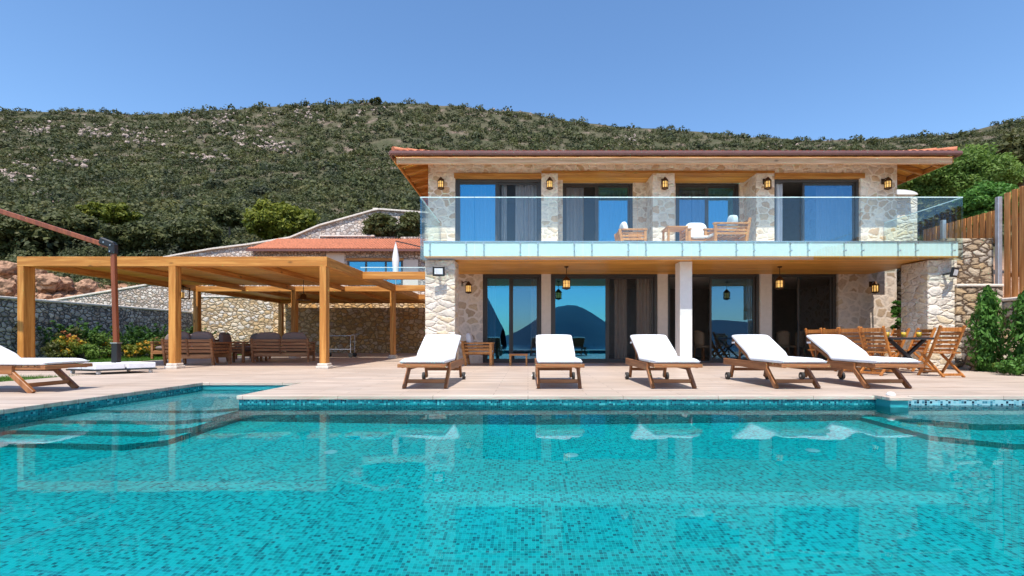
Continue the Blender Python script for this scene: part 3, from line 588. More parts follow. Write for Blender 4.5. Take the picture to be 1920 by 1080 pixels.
g = MB(); g.box(EX0-.06, EX1+.06, EY0-.1, EY0, EZ-.11, EZ+.0).box(EX0-.1, EX0-.002, EY0, EY1, EZ-.11, EZ).box(EX1+.002, EX1+.1, EY0, EY1, EZ-.11, EZ); part(g, 'gutter', M['gutter'], bev=.03)
g = MB(); g.box(EX0+.1, EX1-.1, EY0+.06, EY0+.12, EZ-.3, EZ-.125); part(g, 'fascia', M['fascia'], bev=.004)
g = MB(); g.box(EX0+.02, EX0+.06, EY0+.12, EY1-.1, EZ-.24, EZ-.125).box(EX1-.06, EX1-.02, EY0+.12, EY1-.1, EZ-.24, EZ-.125); part(g, 'fascia', M['pine_y'])
for i in range(26):
    xx = EX0+.35+i*.582; MB().bar((xx, EY0+.14, EZ-.2+.03), (xx, U+.05, EZ-.2+TN*.8), .07, .14).build('rafter', M['pine_y'], villa)
for i in range(12):
    yy = U-.35+i*.6
    for s, x0, x1 in ((1, EX0+.1, xa), (-1, EX1-.1, xf)):
        MB().bar((x0, yy, EZ-.19), (x1, yy, EZ-.19+TN*abs(x1-x0)), .07, .14).build('rafter', M['pine_x'], villa)
for s in (0, 1):
    hp = MB()
    for i in range(14):
        a = .02+i*.3; b_ = a+.36; fx = (lambda q: EX0+q) if s == 0 else (lambda q: EX1-q)
        hp.tube([(fx(a), EY0+a, EZ+TN*a+.05), (fx(b_), EY0+b_, EZ+TN*b_+.04)], [.095, .075], 8)
    part(hp, 'hip_tiles', M['terracotta'])
# glass balustrade: ten panels, two returns
GY0 = 10.95
for k in range(10):
    a = X(788+k*101.8, GY0)+.006; c = X(788+(k+1)*101.8, GY0)-.006
    pn = part(MB().box(a, c, GY0, GY0+.016, Z(487, GY0), Z(370.5, GY0)), 'glass_panel', M['rail_glass'])
    MB().box(a, c, GY0-.002, GY0+.018, Z(370.4, GY0), Z(369, GY0)).build('polished_edge', M['glass_edge'], pn)
    for q in (.165, .845):
        for zz in (2.95, 2.78):
            xx = a+(c-a)*q; MB().tube([(xx, GY0-.012, zz), (xx, 11.02, zz)], .018, 10).build('standoff_bolt', M['steel'], pn)
for xx in (X(788, GY0), X(1806, GY0)):
    pn = part(MB().box(xx-.008, xx+.008, GY0+.02, U-.03, Z(487, GY0), Z(370.5, GY0)), 'glass_panel', M['rail_glass'])
    MB().box(xx-.01, xx+.01, GY0+.02, U-.03, Z(370.4, GY0), Z(369, GY0)).build('polished_edge', M['glass_edge'], pn)
part(MB().box(-2.46, 10.11, 11.0, 11.03, SZ1-.012, SZ1+.006), 'slab_trim', M['steel'])

# ------------------------------------------------------------ lanterns and floodlights
def lantern_body(mb_metal, mb_glass, c, r=.085, h=.2):
    x, y, z = c
    mb_metal.lathe([(.012, h+.11), (.03, h+.09), (r*.7, h+.05), (r*1.15, h), (r*1.15, h-.02), (r, h-.02)], c, 8)
    mb_metal.lathe([(r, .0), (r*1.15, .0), (r*1.15, -.025), (r*.5, -.05), (.012, -.06)], c, 8)
    for k in range(8):
        a = 2*math.pi*(k+.5)/8; mb_metal.bar((x+r*math.cos(a), y+r*math.sin(a), z), (x+r*math.cos(a), y+r*math.sin(a), z+h-.02), .014, .014)
    mb_metal.lathe([(r*1.02, h*.5), (r*1.06, h*.52), (r*1.02, h*.54)], c, 8)
    mb_glass.lathe([(0, 0.002), (r*.9, 0.002), (r*.9, h-.022), (0, h-.022)], c, 8)
def wall_lantern(loc, label, rz=0):
    t = thing('wall_lantern', label, 'lantern', loc, rz, 'copper wall lanterns on the villa')
    a = MB(); g = MB(); lantern_body(a, g, (0, -.2, -.16)); a.build('cage', M['lantern_metal'], t); g.build('glass', M['amber'], t)
    a = MB(); a.box(-.05, .05, -.025, -.001, 0, .16); a.build('backplate', M['lantern_metal'], t, .005)
    a = MB(); a.tube([(0, -.02, .1), (0, -.1, .14), (0, -.18, .13), (0, -.2, .06), (0, -.2, -.01)], .013, 8); a.build('bracket_arm', M['lantern_metal'], t); return t
wl = wall_lantern((X(829, U), U, Z(346, U)), 'lit copper lantern on the stone left of the leftmost balcony window')
for a, lab in ((1030, 'lit copper lantern on the narrow pillar between the first and second balcony windows'), (1243, 'lit copper lantern on the stone pillar above the balcony side table'), (1433, 'lit copper lantern on the pillar right of the reclining balcony seat'), (1655, 'lit copper lantern on the stone right of the rightmost balcony window')):
    dup(wl, (X(a, U), U, Z(346, U)), 0, lab)
dup(wl, (X(1632, F), F, Z(538, F)), 0, 'glowing orange lantern on the ground floor wall behind the dining table')
dup(wl, (X(853, 11.4)+.005, 12.0, Z(533, 12)), R(90), 'copper lantern seen side on beside the left stone pillar at ground floor').location = (X(905, F)-.62, F, Z(537, F))
def pendant(loc, label, drop):
    t = thing('pendant_lantern', label, 'pendant lamp', loc, 0, 'pendant lanterns under the balcony')
    a = MB(); g = MB(); lantern_body(a, g, (0, 0, -drop-.26), .1, .2); a.build('cage', M['lantern_metal'], t); g.build('glass', M['amber'], t)
    a = MB(); a.tube([(0, 0, -drop), (0, 0, -.03)], .009, 8).lathe([(0, -.05), (.05, -.03), (.06, -.001), (0, 0)]); a.build('rod', M['lantern_metal'], t); return t
pl = pendant((X(1062, 12.4), 12.4, SZ0+.03), 'hanging lantern under the balcony soffit before the blue reflecting doors', .3)
dup(pl, (X(1462, 12.4), 12.4, SZ0+.03), 0, 'hanging lantern under the balcony soffit before the open doorway by the dining chairs')
def flood(loc, label, tilt):
    t = thing('floodlight', label, 'floodlight', loc, tilt, 'floodlights on the front pillars')
    rot = Matrix.Rotation(R(12), 3, 'X')
    def tr(mb): mb.v = [tuple(rot @ Vector(p)+Vector((0, -.22, 0))) for p in mb.v]; return mb
    tr(MB().box(-.14, .14, -.02, .03, -.115, .115)).build('housing', M['black_metal'], t, .008); tr(MB().box(-.095, .095, -.026, -.021, -.068, .068)).build('lens', M['lens'], t)
    MB().bar((0, -.2, 0), (0, 0, -.03), .05, .03).build('bracket', M['black_metal'], t); return t
fl = flood((X(824, 11.2), 11.2, Z(510, 11.12)), 'black floodlight fixed to the left front stone pillar', R(6))
dup(fl, (X(1768, 11.2), 11.2, Z(512, 11.12)), R(28), 'black floodlight turned outwards on the right front stone pillar')

# ------------------------------------------------------------ sun loungers
def make_lounger(label, group):
    t = thing('sun_lounger', label, 'sun lounger', (0, 0, 0), 0, group); wd = .33
    for s in (-1, 1):
        MB().bar((s*(wd-.02), .42, .305), (s*(wd-.02), 1.95, .315), .04, .11).bar((s*(wd-.055), .0, .335), (s*(wd-.055), .5, .335), .03, .055).build('side_rail', M['teak_y'], t, .004)
        l = MB().bar((s*(wd-.03), .5, .31), (s*(wd-.03), .17, 0), .045, .07, (0, 1, 0)).build('leg', M['teak_z'], t, .004)
        l = MB().bar((s*(wd-.03), 1.6, .29), (s*(wd-.03), 1.7, .05), .04, .07, (0, 1, 0)).build('leg', M['teak_z'], t, .004)
        wv = []; 
        q = MB().tube([(s*(wd+.0), 1.71, .065), (s*(wd+.045), 1.71, .065)], .065, 18); q.build('wheel', M['rubber'], l)
        MB().tube([(s*(wd+.043), 1.71, .065), (s*(wd+.05), 1.71, .065)], .022, 10).build('hub', M['steel'], l)
    m = MB(); m.box(-wd-.01, wd+.01, -.03, .04, .315, .365); m.build('foot_board', M['teak_x'], t, .004)
    m = MB(); m.bar((-wd+.05, .27, .1), (wd-.05, .27, .1), .03, .055); m.bar((-wd+.05, 1.62, .19), (wd-.05, 1.62, .19), .03, .05); m.build('stretcher', M['teak_x'], t, .003)
    m = MB()
    for i in range(11): m.box(-wd+.03, wd-.03, .07+i*.086, .135+i*.086, .345, .365)
    m.build('seat_slats', M['teak_x'], t, .002)
    hb = Vector((0, .98, .36)); an = R(26.5); dv = Vector((0, math.cos(an), math.sin(an))); nv = Vector((0, -math.sin(an), math.cos(an)))
    m = MB()
    for s in (-1, 1): m.bar(hb+Vector((s*.28, 0, 0)), hb+dv*.77+Vector((s*.28, 0, 0)), .03, .05, nv)
    for i in range(8): p = hb+dv*(.06+i*.098)+nv*.03; m.bar(p-Vector((.28, 0, 0)), p+Vector((.28, 0, 0)), .065, .016, nv)
    m.bar(hb+dv*.55+Vector((.24, 0, 0)), (.24, 1.5, .3), .025, .04); m.bar(hb+dv*.55+Vector((-.24, 0, 0)), (-.24, 1.5, .3), .025, .04)
    m.build('backrest', M['teak_y'], t, .003)
    # mattress: one padded slab bent at the hinge
    prof = []; th = .075; n1 = 12; n2 = 10
    ln = [(-.01+.99*i/n1, .368, R(0)) for i in range(n1+1)]+[((hb+dv*(.02+.775*i/n2)+nv*.045).y, (hb+dv*(.02+.775*i/n2)+nv*.045).z, an) for i in range(1, n2+1)]
    xs = [-wd+.015, -wd+.035, -.15, 0, .15, wd-.035, wd-.015]; hh = [.55, 1, 1.06, 1.07, 1.06, 1, .55]; vs = []; fs = []; K = len(xs)
    for j, (yy, zz, a) in enumerate(ln):
        nn = Vector((0, -math.sin(a), math.cos(a))) if j != n1 else Vector((0, -math.sin(an/2), math.cos(an/2))); e = .6 if j in (0, len(ln)-1) else 1
        if j == n1: e = .93
        for i, xx in enumerate(xs): vs.append((xx, yy, zz) if False else tuple(Vector((xx, yy, zz))+nn*th*hh[i]*e))
    off = len(vs)
    for j, (yy, zz, a) in enumerate(ln):
        for i, xx in enumerate(xs): vs.append((xx, yy, zz+.002))
    J = len(ln)
    for j in range(J-1):
        for i in range(K-1):
            fs.append((j*K+i, j*K+i+1, (j+1)*K+i+1, (j+1)*K+i)); fs.append((off+j*K+i, off+(j+1)*K+i, off+(j+1)*K+i+1, off+j*K+i+1))
        fs.append((j*K, (j+1)*K, off+(j+1)*K, off+j*K)); fs.append((j*K+K-1, off+j*K+K-1, off+(j+1)*K+K-1, (j+1)*K+K-1))
    for i in range(K-1): fs.append((i, off+i, off+i+1, i+1)); fs.append(((J-1)*K+i, (J-1)*K+i+1, off+(J-1)*K+i+1, off+(J-1)*K+i))
    m = MB(); m.add(vs, fs, True); o = m.build('mattress', M['white_cushion'], t)
    es = o.modifiers.new('s', 'SUBSURF'); es.levels = es.render_levels = 1
    m = MB()
    m.tube([(-wd+.02, -.005, .4), (-wd+.02, .98, .4)], .006, 6).tube([(wd-.02, -.005, .4), (wd-.02, .98, .4)], .006, 6).tube([(-wd+.02, -.008, .4), (wd-.02, -.008, .4)], .006, 6)
    m.build('piping', M['piping'], o)
    tp = hb+dv*.62
    for s in (-1, 1): MB().bar(tp+Vector((s*.31, 0, 0))+nv*.02, tp+Vector((s*.31, 0, 0))+dv*.09-nv*.03, .012, .03).build('tie', M['white_cushion'], o)
    return t
GL = 'teak sun loungers with white cushions'
l1 = make_lounger('teak sun lounger with white cushion in front of the left stone pillar', GL); l1.location = (-1.485, 6.58, 0)
for xx, lab in ((.45, 'teak sun lounger seen head on before the two piers of the blue glass doors'), (2.1, 'teak sun lounger in front of the white square column'), (3.88, 'teak sun lounger angled right beside the lounger that hides the dining chairs'), (5.19, 'rightmost teak sun lounger overlapping the dining chairs and nearest the pool pier')):
    dup(l1, (xx, 6.58, 0), 0, lab)
dup(l1, (-6.37, 6.5, 0), R(90), 'teak sun lounger seen from the side at the lawn edge before the parasol base')

# ------------------------------------------------------------ pergola
pg = thing('pergola', 'long honey coloured pine pergola with boarded roof over the lounge', 'pergola', (-8.5, 11.2, 0))
def pp(mb, name, mat, bev=.006, par=pg):
    o = mb.build(name, mat, None, bev); o.parent = par; o.matrix_parent_inverse = Matrix.Translation((8.5, -11.2, 0)); return o
def pp2(mb, name, mat, par, bev=.006):
    o = mb.build(name, mat, None, bev); o.parent = par; return o
PXL, PXR = -12.2, -4.8; ZB, ZTp = 2.45, 2.68
def post(x, y, w=.16, dp=.2, plinth=True):
    o = pp(MB().box(x-w/2, x+w/2, y-dp/2, y+dp/2, .12 if plinth else 0, ZB), 'post', M['pine_z'], .008)
    if plinth: pp2(MB().box(x-.15, x+.15, y-.15, y+.15, .0, .07).box(x-.125, x+.125, y-.125, y+.125, .07, .13), 'plinth', M['cap'], o, .012)
post(-12.12, 11.34, .15, .28, False); post(-8.5, 11.3, .17, .2); post(-4.9, 11.3, .16, .2)
for xx in (-12.05, -8.5, -4.92): post(xx, 17.1, .17)
for xx in (-12.05, -4.92): post(xx, 22.9, .18)
pp(MB().box(PXL, PXR, 11.2, 11.4, ZB, ZTp), 'front_beam', M['pine_x'])
pp(MB().box(PXL, PXL+.16, 11.4, 23.55, ZB, ZTp-.002), 'side_beam', M['pine_y']); pp(MB().box(PXR-.16, PXR, 11.4, 23.55, ZB, ZTp-.002), 'side_beam', M['pine_y'])
pp(MB().box(PXL+.16, PXR-.16, 17.0, 17.2, ZB-.02, ZTp-.06), 'cross_beam', M['pine_x']); pp(MB().box(PXL+.16, PXR-.16, 22.8, 23.0, ZB, ZTp-.068), 'cross_beam', M['pine_x'])
for xx in (-10.3, -8.5, -6.7): pp(MB().box(xx-.07, xx+.07, 11.4, 17.0, ZB+.02, ZTp-.07).box(xx-.07, xx+.07, 17.2, 22.8, ZB+.02, ZTp-.07), 'rafter', M['pine_y'])
rb = MB()
for y0, y1 in ((11.4, 16.62), (17.3, 23.53)):
    n = int((y1-y0)/.145)
    for i in range(n): rb.box(PXL+.16, PXR-.16, y0+i*.145, y0+i*.145+.142, ZTp-.066, ZTp-.03)
pp(rb, 'roof_boards', M['soffit_x'], 0)
pp(MB().box(PXR, -2.87, 13.6, 13.76, ZB-.0, ZTp-.02), 'tie_beam', M['pine_x']); pp(MB().box(PXR, -2.87, 17.0, 17.2, ZB, ZTp-.02), 'tie_beam', M['pine_x']); pp(MB().box(PXR, -2.87, 20.6, 20.8, ZB, ZTp-.02), 'tie_beam', M['pine_x'])
# pergola lamps
t = thing('pendant_lamp', 'hanging brass dome lamp under the pergola roof', 'pendant lamp', (X(569, 14), 14, ZTp-.07))
MB().tube([(0, 0, -.55), (0, 0, 0)], .008, 6).lathe([(0, -.03), (.05, -.02), (.05, 0)]).build('rod', M['black_metal'], t); MB().lathe([(.03, -.55), (.08, -.58), (.1, -.68), (.15, -.7), (.2, -.74), (.19, -.745), (.1, -.71)], n=18).build('lamp_shade', M['lantern_metal'], t); MB().lathe([(0, -.62), (.045, -.64), (.06, -.69), (0, -.74)]).build('bulb', M['amber'], t)
t = thing('hanging_lantern', 'square dark lantern hanging at the left of the pergola', 'lantern', (X(341, 14), 14, ZTp-.07))
MB().tube([(0, 0, -.32), (0, 0, 0)], .008, 6).build('rod', M['black_metal'], t)
m = MB()
for sx in (-1, 1):
    for sy in (-1, 1): m.box(sx*.13-.012, sx*.13+.012, sy*.13-.012, sy*.13+.012, -.68, -.38)
m.box(-.15, .15, -.15, .15, -.7, -.68).box(-.15, .15, -.15, .15, -.38, -.36).lathe([(.14, -.36), (.05, -.3), (0, -.3)], n=4); m.build('cage', M['lantern_metal'], t); MB().lathe([(0, -.66), (.06, -.66), (.06, -.52), (0, -.5)]).build('bulb', M['amber'], t)

# ------------------------------------------------------------ seating helpers
def slat_sofa(name, label, cat, loc, rz, w, wood_, cush, group=None, pillows=(), dep=.8, hb=.72, seat=.3, sc=.16, bc=True):
    """wooden seat: local front is -y, width along x"""
    t = thing(name, label, cat, loc, rz, group); a = w/2
    for sx in (-1, 1):
        MB().box(sx*a-.035, sx*a+.035, -dep/2, -dep/2+.07, 0, .58).build('leg', wood_, t, .005)
        MB().bar((sx*a, dep/2-.06, 0), (sx*a, dep/2+.05, hb), .06, .07, (0, 1, 0)).build('leg', wood_, t, .005)
        m = MB(); m.box(sx*a-.05, sx*a+.05, -dep/2-.02, dep/2, .581, .62)
        for i in range(3): m.box(sx*a-.015, sx*a+.015, -dep/2+.07, dep/2-.02, seat+.02+i*.085, seat+.075+i*.085)
        m.build('armrest', wood_, t, .005)
    m = MB(); m.box(-a+.035, a-.035, -dep/2, -dep/2+.04, seat-.12, seat-.01).box(-a+.035, a-.035, dep/2-.06, dep/2-.02, seat-.12, seat-.01)
    for i in range(7): m.box(-a+.035, a-.035, -dep/2+.05+i*(dep-.1)/7, -dep/2+.05+i*(dep-.1)/7+.07, seat-.008, seat+.012)
    m.build('seat_frame', wood_, t, .004)
    m = MB(); 
    for i in range(4):
        zz = seat+.08+i*(hb-seat-.1)/3.4; yy = dep/2-.05+.1*zz/hb; m.bar((-a+.03, yy, zz), (a-.03, yy, zz), .025, .075)
    nu = max(1, int(w/.6))
    for i in range(1, nu): xx = -a+w*i/nu; m.bar((xx, dep/2+.0, seat-.05), (xx, dep/2+.07, hb), .05, .03, (0, 1, 0))
    m.build('backrest', wood_, t, .004)
    n = max(1, round(w/.75)); cw = (w-.08)/n
    for i in range(n):
        xx = -a+.04+cw*(i+.5); MB().pillow((xx, -.05, seat+.012+sc/2), cw*.98, dep-.1, sc).build('seat_cushion', cush, t)
        if bc: MB().pillow((xx, dep/2-.13, seat+sc+.22), cw*.97, .15, .48, Matrix.Rotation(R(-10), 3, 'X')).build('back_cushion', cush, t)
    return t
GS = 'brown slatted sofas of the pergola lounge'
slat_sofa('sofa', 'brown wooden sofa with mauve cushions beside the middle pergola post', 'sofa', (X(372, 13.1), 13.1, 0), R(180), 1.3, M['sofawood'], M['grey_cushion'], GS)
slat_sofa('sofa', 'wide brown slatted sofa with beige topped cushions before the shaded wall', 'sofa', (X(533, 14.6), 14.6, 0), R(192), 1.55, M['sofawood'], M['grey_cushion'], GS)
slat_sofa('armchair', 'brown wooden armchair with its side turned to the pool between the two sofas', 'armchair', (X(437, 14.3), 14.4, 0), R(100), .7, M['sofawood'], M['grey_cushion'])
slat_sofa('armchair', 'brown armchair with tall mauve cushion behind the coffee table', 'armchair', (X(487, 17), 16.6, 0), R(-8), .75, M['sofawood'], M['grey_cushion'])
slat_sofa('sofa', 'low brown sofa at the back under the lantern of the pergola', 'sofa', (X(362, 17.5), 17.0, 0), R(8), 1.6, M['sofawood'], M['grey_cushion'], GS)
t = thing('coffee_table', 'low brown wooden coffee table amid the pergola sofas', 'table', (X(462, 14.7), 14.9, 0))
MB().box(-.42, .42, -.3, .3, .4, .44).build('tabletop', M['sofawood'], t, .006)
for sx in (-1, 1):
    for sy in (-1, 1): MB().box(sx*.37-.03, sx*.37+.03, sy*.25-.03, sy*.25+.03, 0, .4).build('leg', M['sofawood'], t, .004)
o = MB().lathe([(0, 0), (.05, 0), (.055, .08), (.03, .16), (.035, .2), (0, .2)]).build('candle_jar', M['tan_cushion']); o.location = (X(443, 14.7), 14.8, .44); tag(o, 'small beige jar on the pergola coffee table', 'jar')
# serving cart
t = thing('serving_cart', 'metal serving trolley with wheels by the shaded stone wall', 'trolley', (X(625, 17.6), 18.2, 0))
m = MB()
for sx in (-1, 1):
    for sy in (-1, 1): m.tube([(sx*.5, sy*.22, .1), (sx*.5, sy*.22, .85)], .015, 8)
for zz in (.3, .82): m.box(-.5, .5, -.22, .22, zz, zz+.025)
m.tube([(.5, -.22, .85), (.68, -.22, .9), (.68, .22, .9), (.5, .22, .85)], .014, 8); m.build('frame', M['galv'], t)
for sx in (-1, 1):
    for sy in (-1, 1): MB().tube([(sx*.5, sy*.22-.015, .09), (sx*.5, sy*.22+.015, .09)], .09, 16).build('wheel', M['rubber'], t)

# ------------------------------------------------------------ cantilever parasol at the left
t = thing('cantilever_parasol', 'red brown cantilever parasol mast standing on white weights', 'parasol', (X(218, 9.9), 9.9, 0))
m = MB(); m.bar((0, 0, .62), (-.06, 0, 2.62), .085, .085, (0, 1, 0)); m.build('mast', M['mast'], t, .01)
m = MB(); m.bar((-.12, 0, 2.66), (-3.6, -.1, 3.79), .085, .1); m.build('arm', M['mast'], t, .01)
m = MB(); m.bar((-.06, 0, 2.5), (-.07, 0, 2.72), .13, .13, (0, 1, 0)).bar((-.04, 0, 2.68), (-.3, -.03, 2.79), .12, .14); m.build('joint', M['black_metal'], t, .02)
for a, c in ((-.07, 2.55), (-.06, 2.68), (-.2, 2.74)): MB().tube([(a, -.085, c), (a, -.07, c)], .014, 8).build('bolt', M['steel'], t)
MB().bar((0, 0, .16), (0, 0, .62), .12, .12, (0, 1, 0)).build('sleeve', M['black_metal'], t, .01); MB().box(-.07, .07, -.07, .07, .62, .64).build('collar', M['steel'], t)
bp_ = MB(); bp_.prism_z([(-.72, -.35), (.1, -.62), (.78, .1), (-.1, .5)], .075, .1); bp_.build('base_plate', M['black_metal'], t)
def quad(a, b_, c, e): return [a, b_, c, e]
A_, B_, C_, D_ = Vector((-.7, -.34)), Vector((.1, -.6)), Vector((.76, .1)), Vector((-.1, .48))
for (u0, u1, w0, w1) in ((0, .48, 0, .48), (.52, 1, 0, .48), (0, .48, .52, 1), (.52, 1, .52, 1)):
    def bi(u_, w_): p = (A_*(1-u_)+B_*u_)*(1-w_)+(D_*(1-u_)+C_*u_)*w_; return (p.x, p.y)
    MB().prism_z([bi(u0, w0), bi(u1, w0), bi(u1, w1), bi(u0, w1)], .1, .22).build('weight_block', M['white_block'], t, .012)
for (a, c) in ((-.6, -.33), (.1, -.52), (.66, .08), (-.08, .4)):
    MB().tube([(a-.015, c, .04), (a+.015, c, .04)], .04, 12).build('castor', M['china'], t)

# ------------------------------------------------------------ furniture under the balcony and on it
slat_sofa('armchair', 'golden wooden armchair with white cushions beside the left pillar', 'armchair', (X(898, 12.7), 12.75, 0), R(90), .65, M['acacia'], M['white_cushion'], None, (), .75, .66, .3, .12)
t = thing('side_table', 'low golden wooden table next to the ground floor armchair', 'table', (X(972, 12.6), 12.7, 0))
MB().box(-.25, .25, -.25, .25, .27, .31).build('tabletop', M['acacia'], t, .005)
for sx in (-1, 1):
    for sy in (-1, 1): MB().box(sx*.215-.022, sx*.215+.022, sy*.215-.022, sy*.215+.022, 0, .27).build('leg', M['acacia'], t, .003)
BF = SZ1+.012
slat_sofa('armchair', 'wooden balcony armchair facing right with white cushion slumped on it', 'armchair', (X(1184, 12.75), 12.75, BF), R(90), .62, M['acacia'], M['white_cushion'], None, (), .66, .62, .3, .1)
t = thing('balcony_table', 'small wooden side table on the balcony', 'table', (X(1265, 12.3), 12.3, BF))
MB().box(-.27, .27, -.27, .27, .56, .6).build('tabletop', M['acacia'], t, .005)
for sx in (-1, 1):
    for sy in (-1, 1): MB().box(sx*.23-.025, sx*.23+.025, sy*.23-.025, sy*.23+.025, 0, .56).build('leg', M['acacia'], t, .003)
slat_sofa('balcony_sofa', 'white cushioned balcony seat between the side table and the wooden recliner', 'sofa', (X(1312, 12.6), 12.7, BF), 0, .7, M['acacia'], M['white_cushion'], None, (), .66, .6, .32, .12)
slat_sofa('armchair', 'wooden balcony armchair facing left with a pale pillow behind its arm', 'armchair', (X(1360, 12.1), 12.1, BF), R(-90), .66, M['acacia'], M['white_cushion'], None, (), .85, .74, .3, .1, False)
o = MB().pillow((0, 0, 0), .42, .16, .42).build('pillow', M['blue_cushion']); o.location = (X(1373, 12.1), 12.1, BF+.68); o.rotation_euler = (0, R(-14), R(90)); tag(o, 'pale blue pillow propped upright on the balcony armchair', 'pillow')

# ------------------------------------------------------------ dining set
t = thing('dining_table', 'charcoal garden dining table laid under the balcony edge', 'table', (7.85, 10.55, 0))
MB().box(-.5, .5, -1.05, 1.05, .7, .745).build('tabletop', M['dark_table'], t, .006)
for sy in (-1, 1):
    m = MB(); m.bar((-.38, sy*.8, 0), (.38, sy*.8, .7), .05, .07, (0, 1, 0)).bar((.38, sy*.8-.055, 0), (-.38, sy*.8-.055, .7), .05, .07, (0, 1, 0)); m.build('leg', M['dark_table'], t)
def make_chair(label, group):
    t = thing('folding_chair', label, 'chair', (0, 0, 0), 0, group); wm = M['chairwood']
    for s in (-1, 1):
        x = s*.22; MB().bar((x, -.26, 0), (x, .08, .46), .035, .05, (0, 1, 0)).bar((x, .08, .46), (x, .3, .96), .035, .05, (0, 1, 0)).build('back_post', wm, t, .004) if False else MB().bar((x, .02, .38), (x, .27, .96), .035, .05, (0, 1, 0)).bar((x, -.24, .0), (x+.0, .02, .38), .035, .045, (0, 1, 0)).build('back_post', wm, t, .004)
        MB().bar((x*.86, .3, 0), (x*.86, -.2, .44), .03, .045, (0, 1, 0)).build('leg', wm, t, .004)
    m = MB()
    for i in range(6): zz = .5+i*.078; yy = .02+.25*(zz-.38)/.58; m.bar((-.21, yy, zz), (.21, yy, zz), .018, .055 if i < 5 else .08)
    m.build('back_slats', wm, t, .003)
    m = MB()
    for i in range(6): m.box(-.215, .215, -.22+i*.072, -.16+i*.072, .44, .46)
    m.build('seat', wm, t, .003)
    m = MB(); m.bar((-.2, .26, .05), (.2, .26, .05), .025, .045).bar((-.2, -.19, .08), (.2, -.19, .08), .025, .045); m.build('stretcher', wm, t, .003); return t
GC = 'slatted teak folding chairs around the dining table'
ch = make_chair('teak folding chair at the near end of the dining table, its back to the pool', GC); ch.location = (7.9, 9.0, 0); ch.rotation_euler = (0, 0, R(180))
for yy, lab in ((9.35, 'nearest teak folding chair on the left side of the dining table'), (9.95, 'second teak folding chair along the left side of the dining table'), (10.55, 'third teak folding chair back half hidden by the rightmost lounger'), (11.15, 'farthest teak folding chair on the left side of the dining table')):
    dup(ch, (6.98, yy, 0), R(112+8*math.sin(yy*7)), lab)
for yy, lab in ((10.5, 'teak folding chair across the dining table nearer the right pillar'), (11.2, 'teak folding chair across the dining table farther from the camera')): dup(ch, (8.65, yy, 0), R(-90), lab)
def glass_of_juice(x, y, lab):
    t = thing('juice_glass', lab, 'glass', (x, y, .745), 0, 'glasses of orange juice on the dining table')
    MB().lathe([(.03, 0), (.042, .006), (.046, .15), (.043, .15), (.04, .008), (0, .008)], n=16).build('tumbler', M['clear'], t); MB().lathe([(0, .01), (.039, .01), (.0415, .11), (0, .11)], n=16).build('juice', M['juice'], t); return t
glass_of_juice(7.42, 9.7, 'glass of orange juice at the left end of the table edge'); glass_of_juice(7.78, 9.72, 'glass of orange juice in the middle beside the bread plate'); glass_of_juice(8.08, 9.7, 'glass of orange juice closest to the near end chair')
o = MB().lathe([(0, .005), (.1, .005), (.14, .025), (.135, .03), (.1, .012), (0, .012)], n=20).build('plate', M['china']); o.location = (7.6, 10.0, .745); tag(o, 'white plate under the bread on the dining table', 'plate')
o = MB().pillow((0, 0, .04), .16, .1, .09).build('bread', M['food']); o.location = (7.6, 10.0, .752); tag(o, 'brown bread roll on the white plate', 'bread')
o = MB().lathe([(0, 0), (.04, 0), (.042, .12), (.018, .18), (.016, .23), (0, .23)]).build('bottle', M['clear']); o.location = (7.52, 9.95, .745); tag(o, 'clear bottle standing by the bread plate', 'bottle')
# chairs in the room
def rattan(loc, rz, lab):
    t = thing('rattan_chair', lab, 'chair', loc, rz, 'rattan chairs inside the villa')
    m = MB(); vs = []; fs = []
    for j in range(6):
        for i in range(9):
            a = -.9+1.8*i/8; zz = .45+.5*j/5; r = .25+.03*j/5; vs.append((r*math.sin(a), .02+r*math.cos(a), zz-(.12 if j == 5 else 0)*abs(a)**2))
    for j in range(5):
        for i in range(8): fs.append((j*9+i, j*9+i+1, j*9+10+i, j*9+9+i))
    m.add(vs, fs, True); o = m.build('backrest', M['rattan'], t); so = o.modifiers.new('s', 'SOLIDIFY'); so.thickness = .03
    MB().lathe([(0, .4), (.24, .4), (.25, .44), (.2, .47), (0, .47)]).build('seat', M['rattan'], t)
    for sx in (-1, 1):
        for sy in (-1, 1): MB().bar((sx*.2, sy*.2, 0), (sx*.16, sy*.16, .41), .03, .03).build('leg', M['sofawood'], t)
rattan((X(1466, 15.4), 15.4, .03), R(160), 'rattan chair just inside the doorway left of its twin'); rattan((X(1491, 15.5), 15.5, .03), R(200), 'rattan chair inside the doorway nearer the dark screen'); rattan((X(1318, 15.2), 15.2, .03), R(120), 'rattan chair in the dark doorway right of the white column')

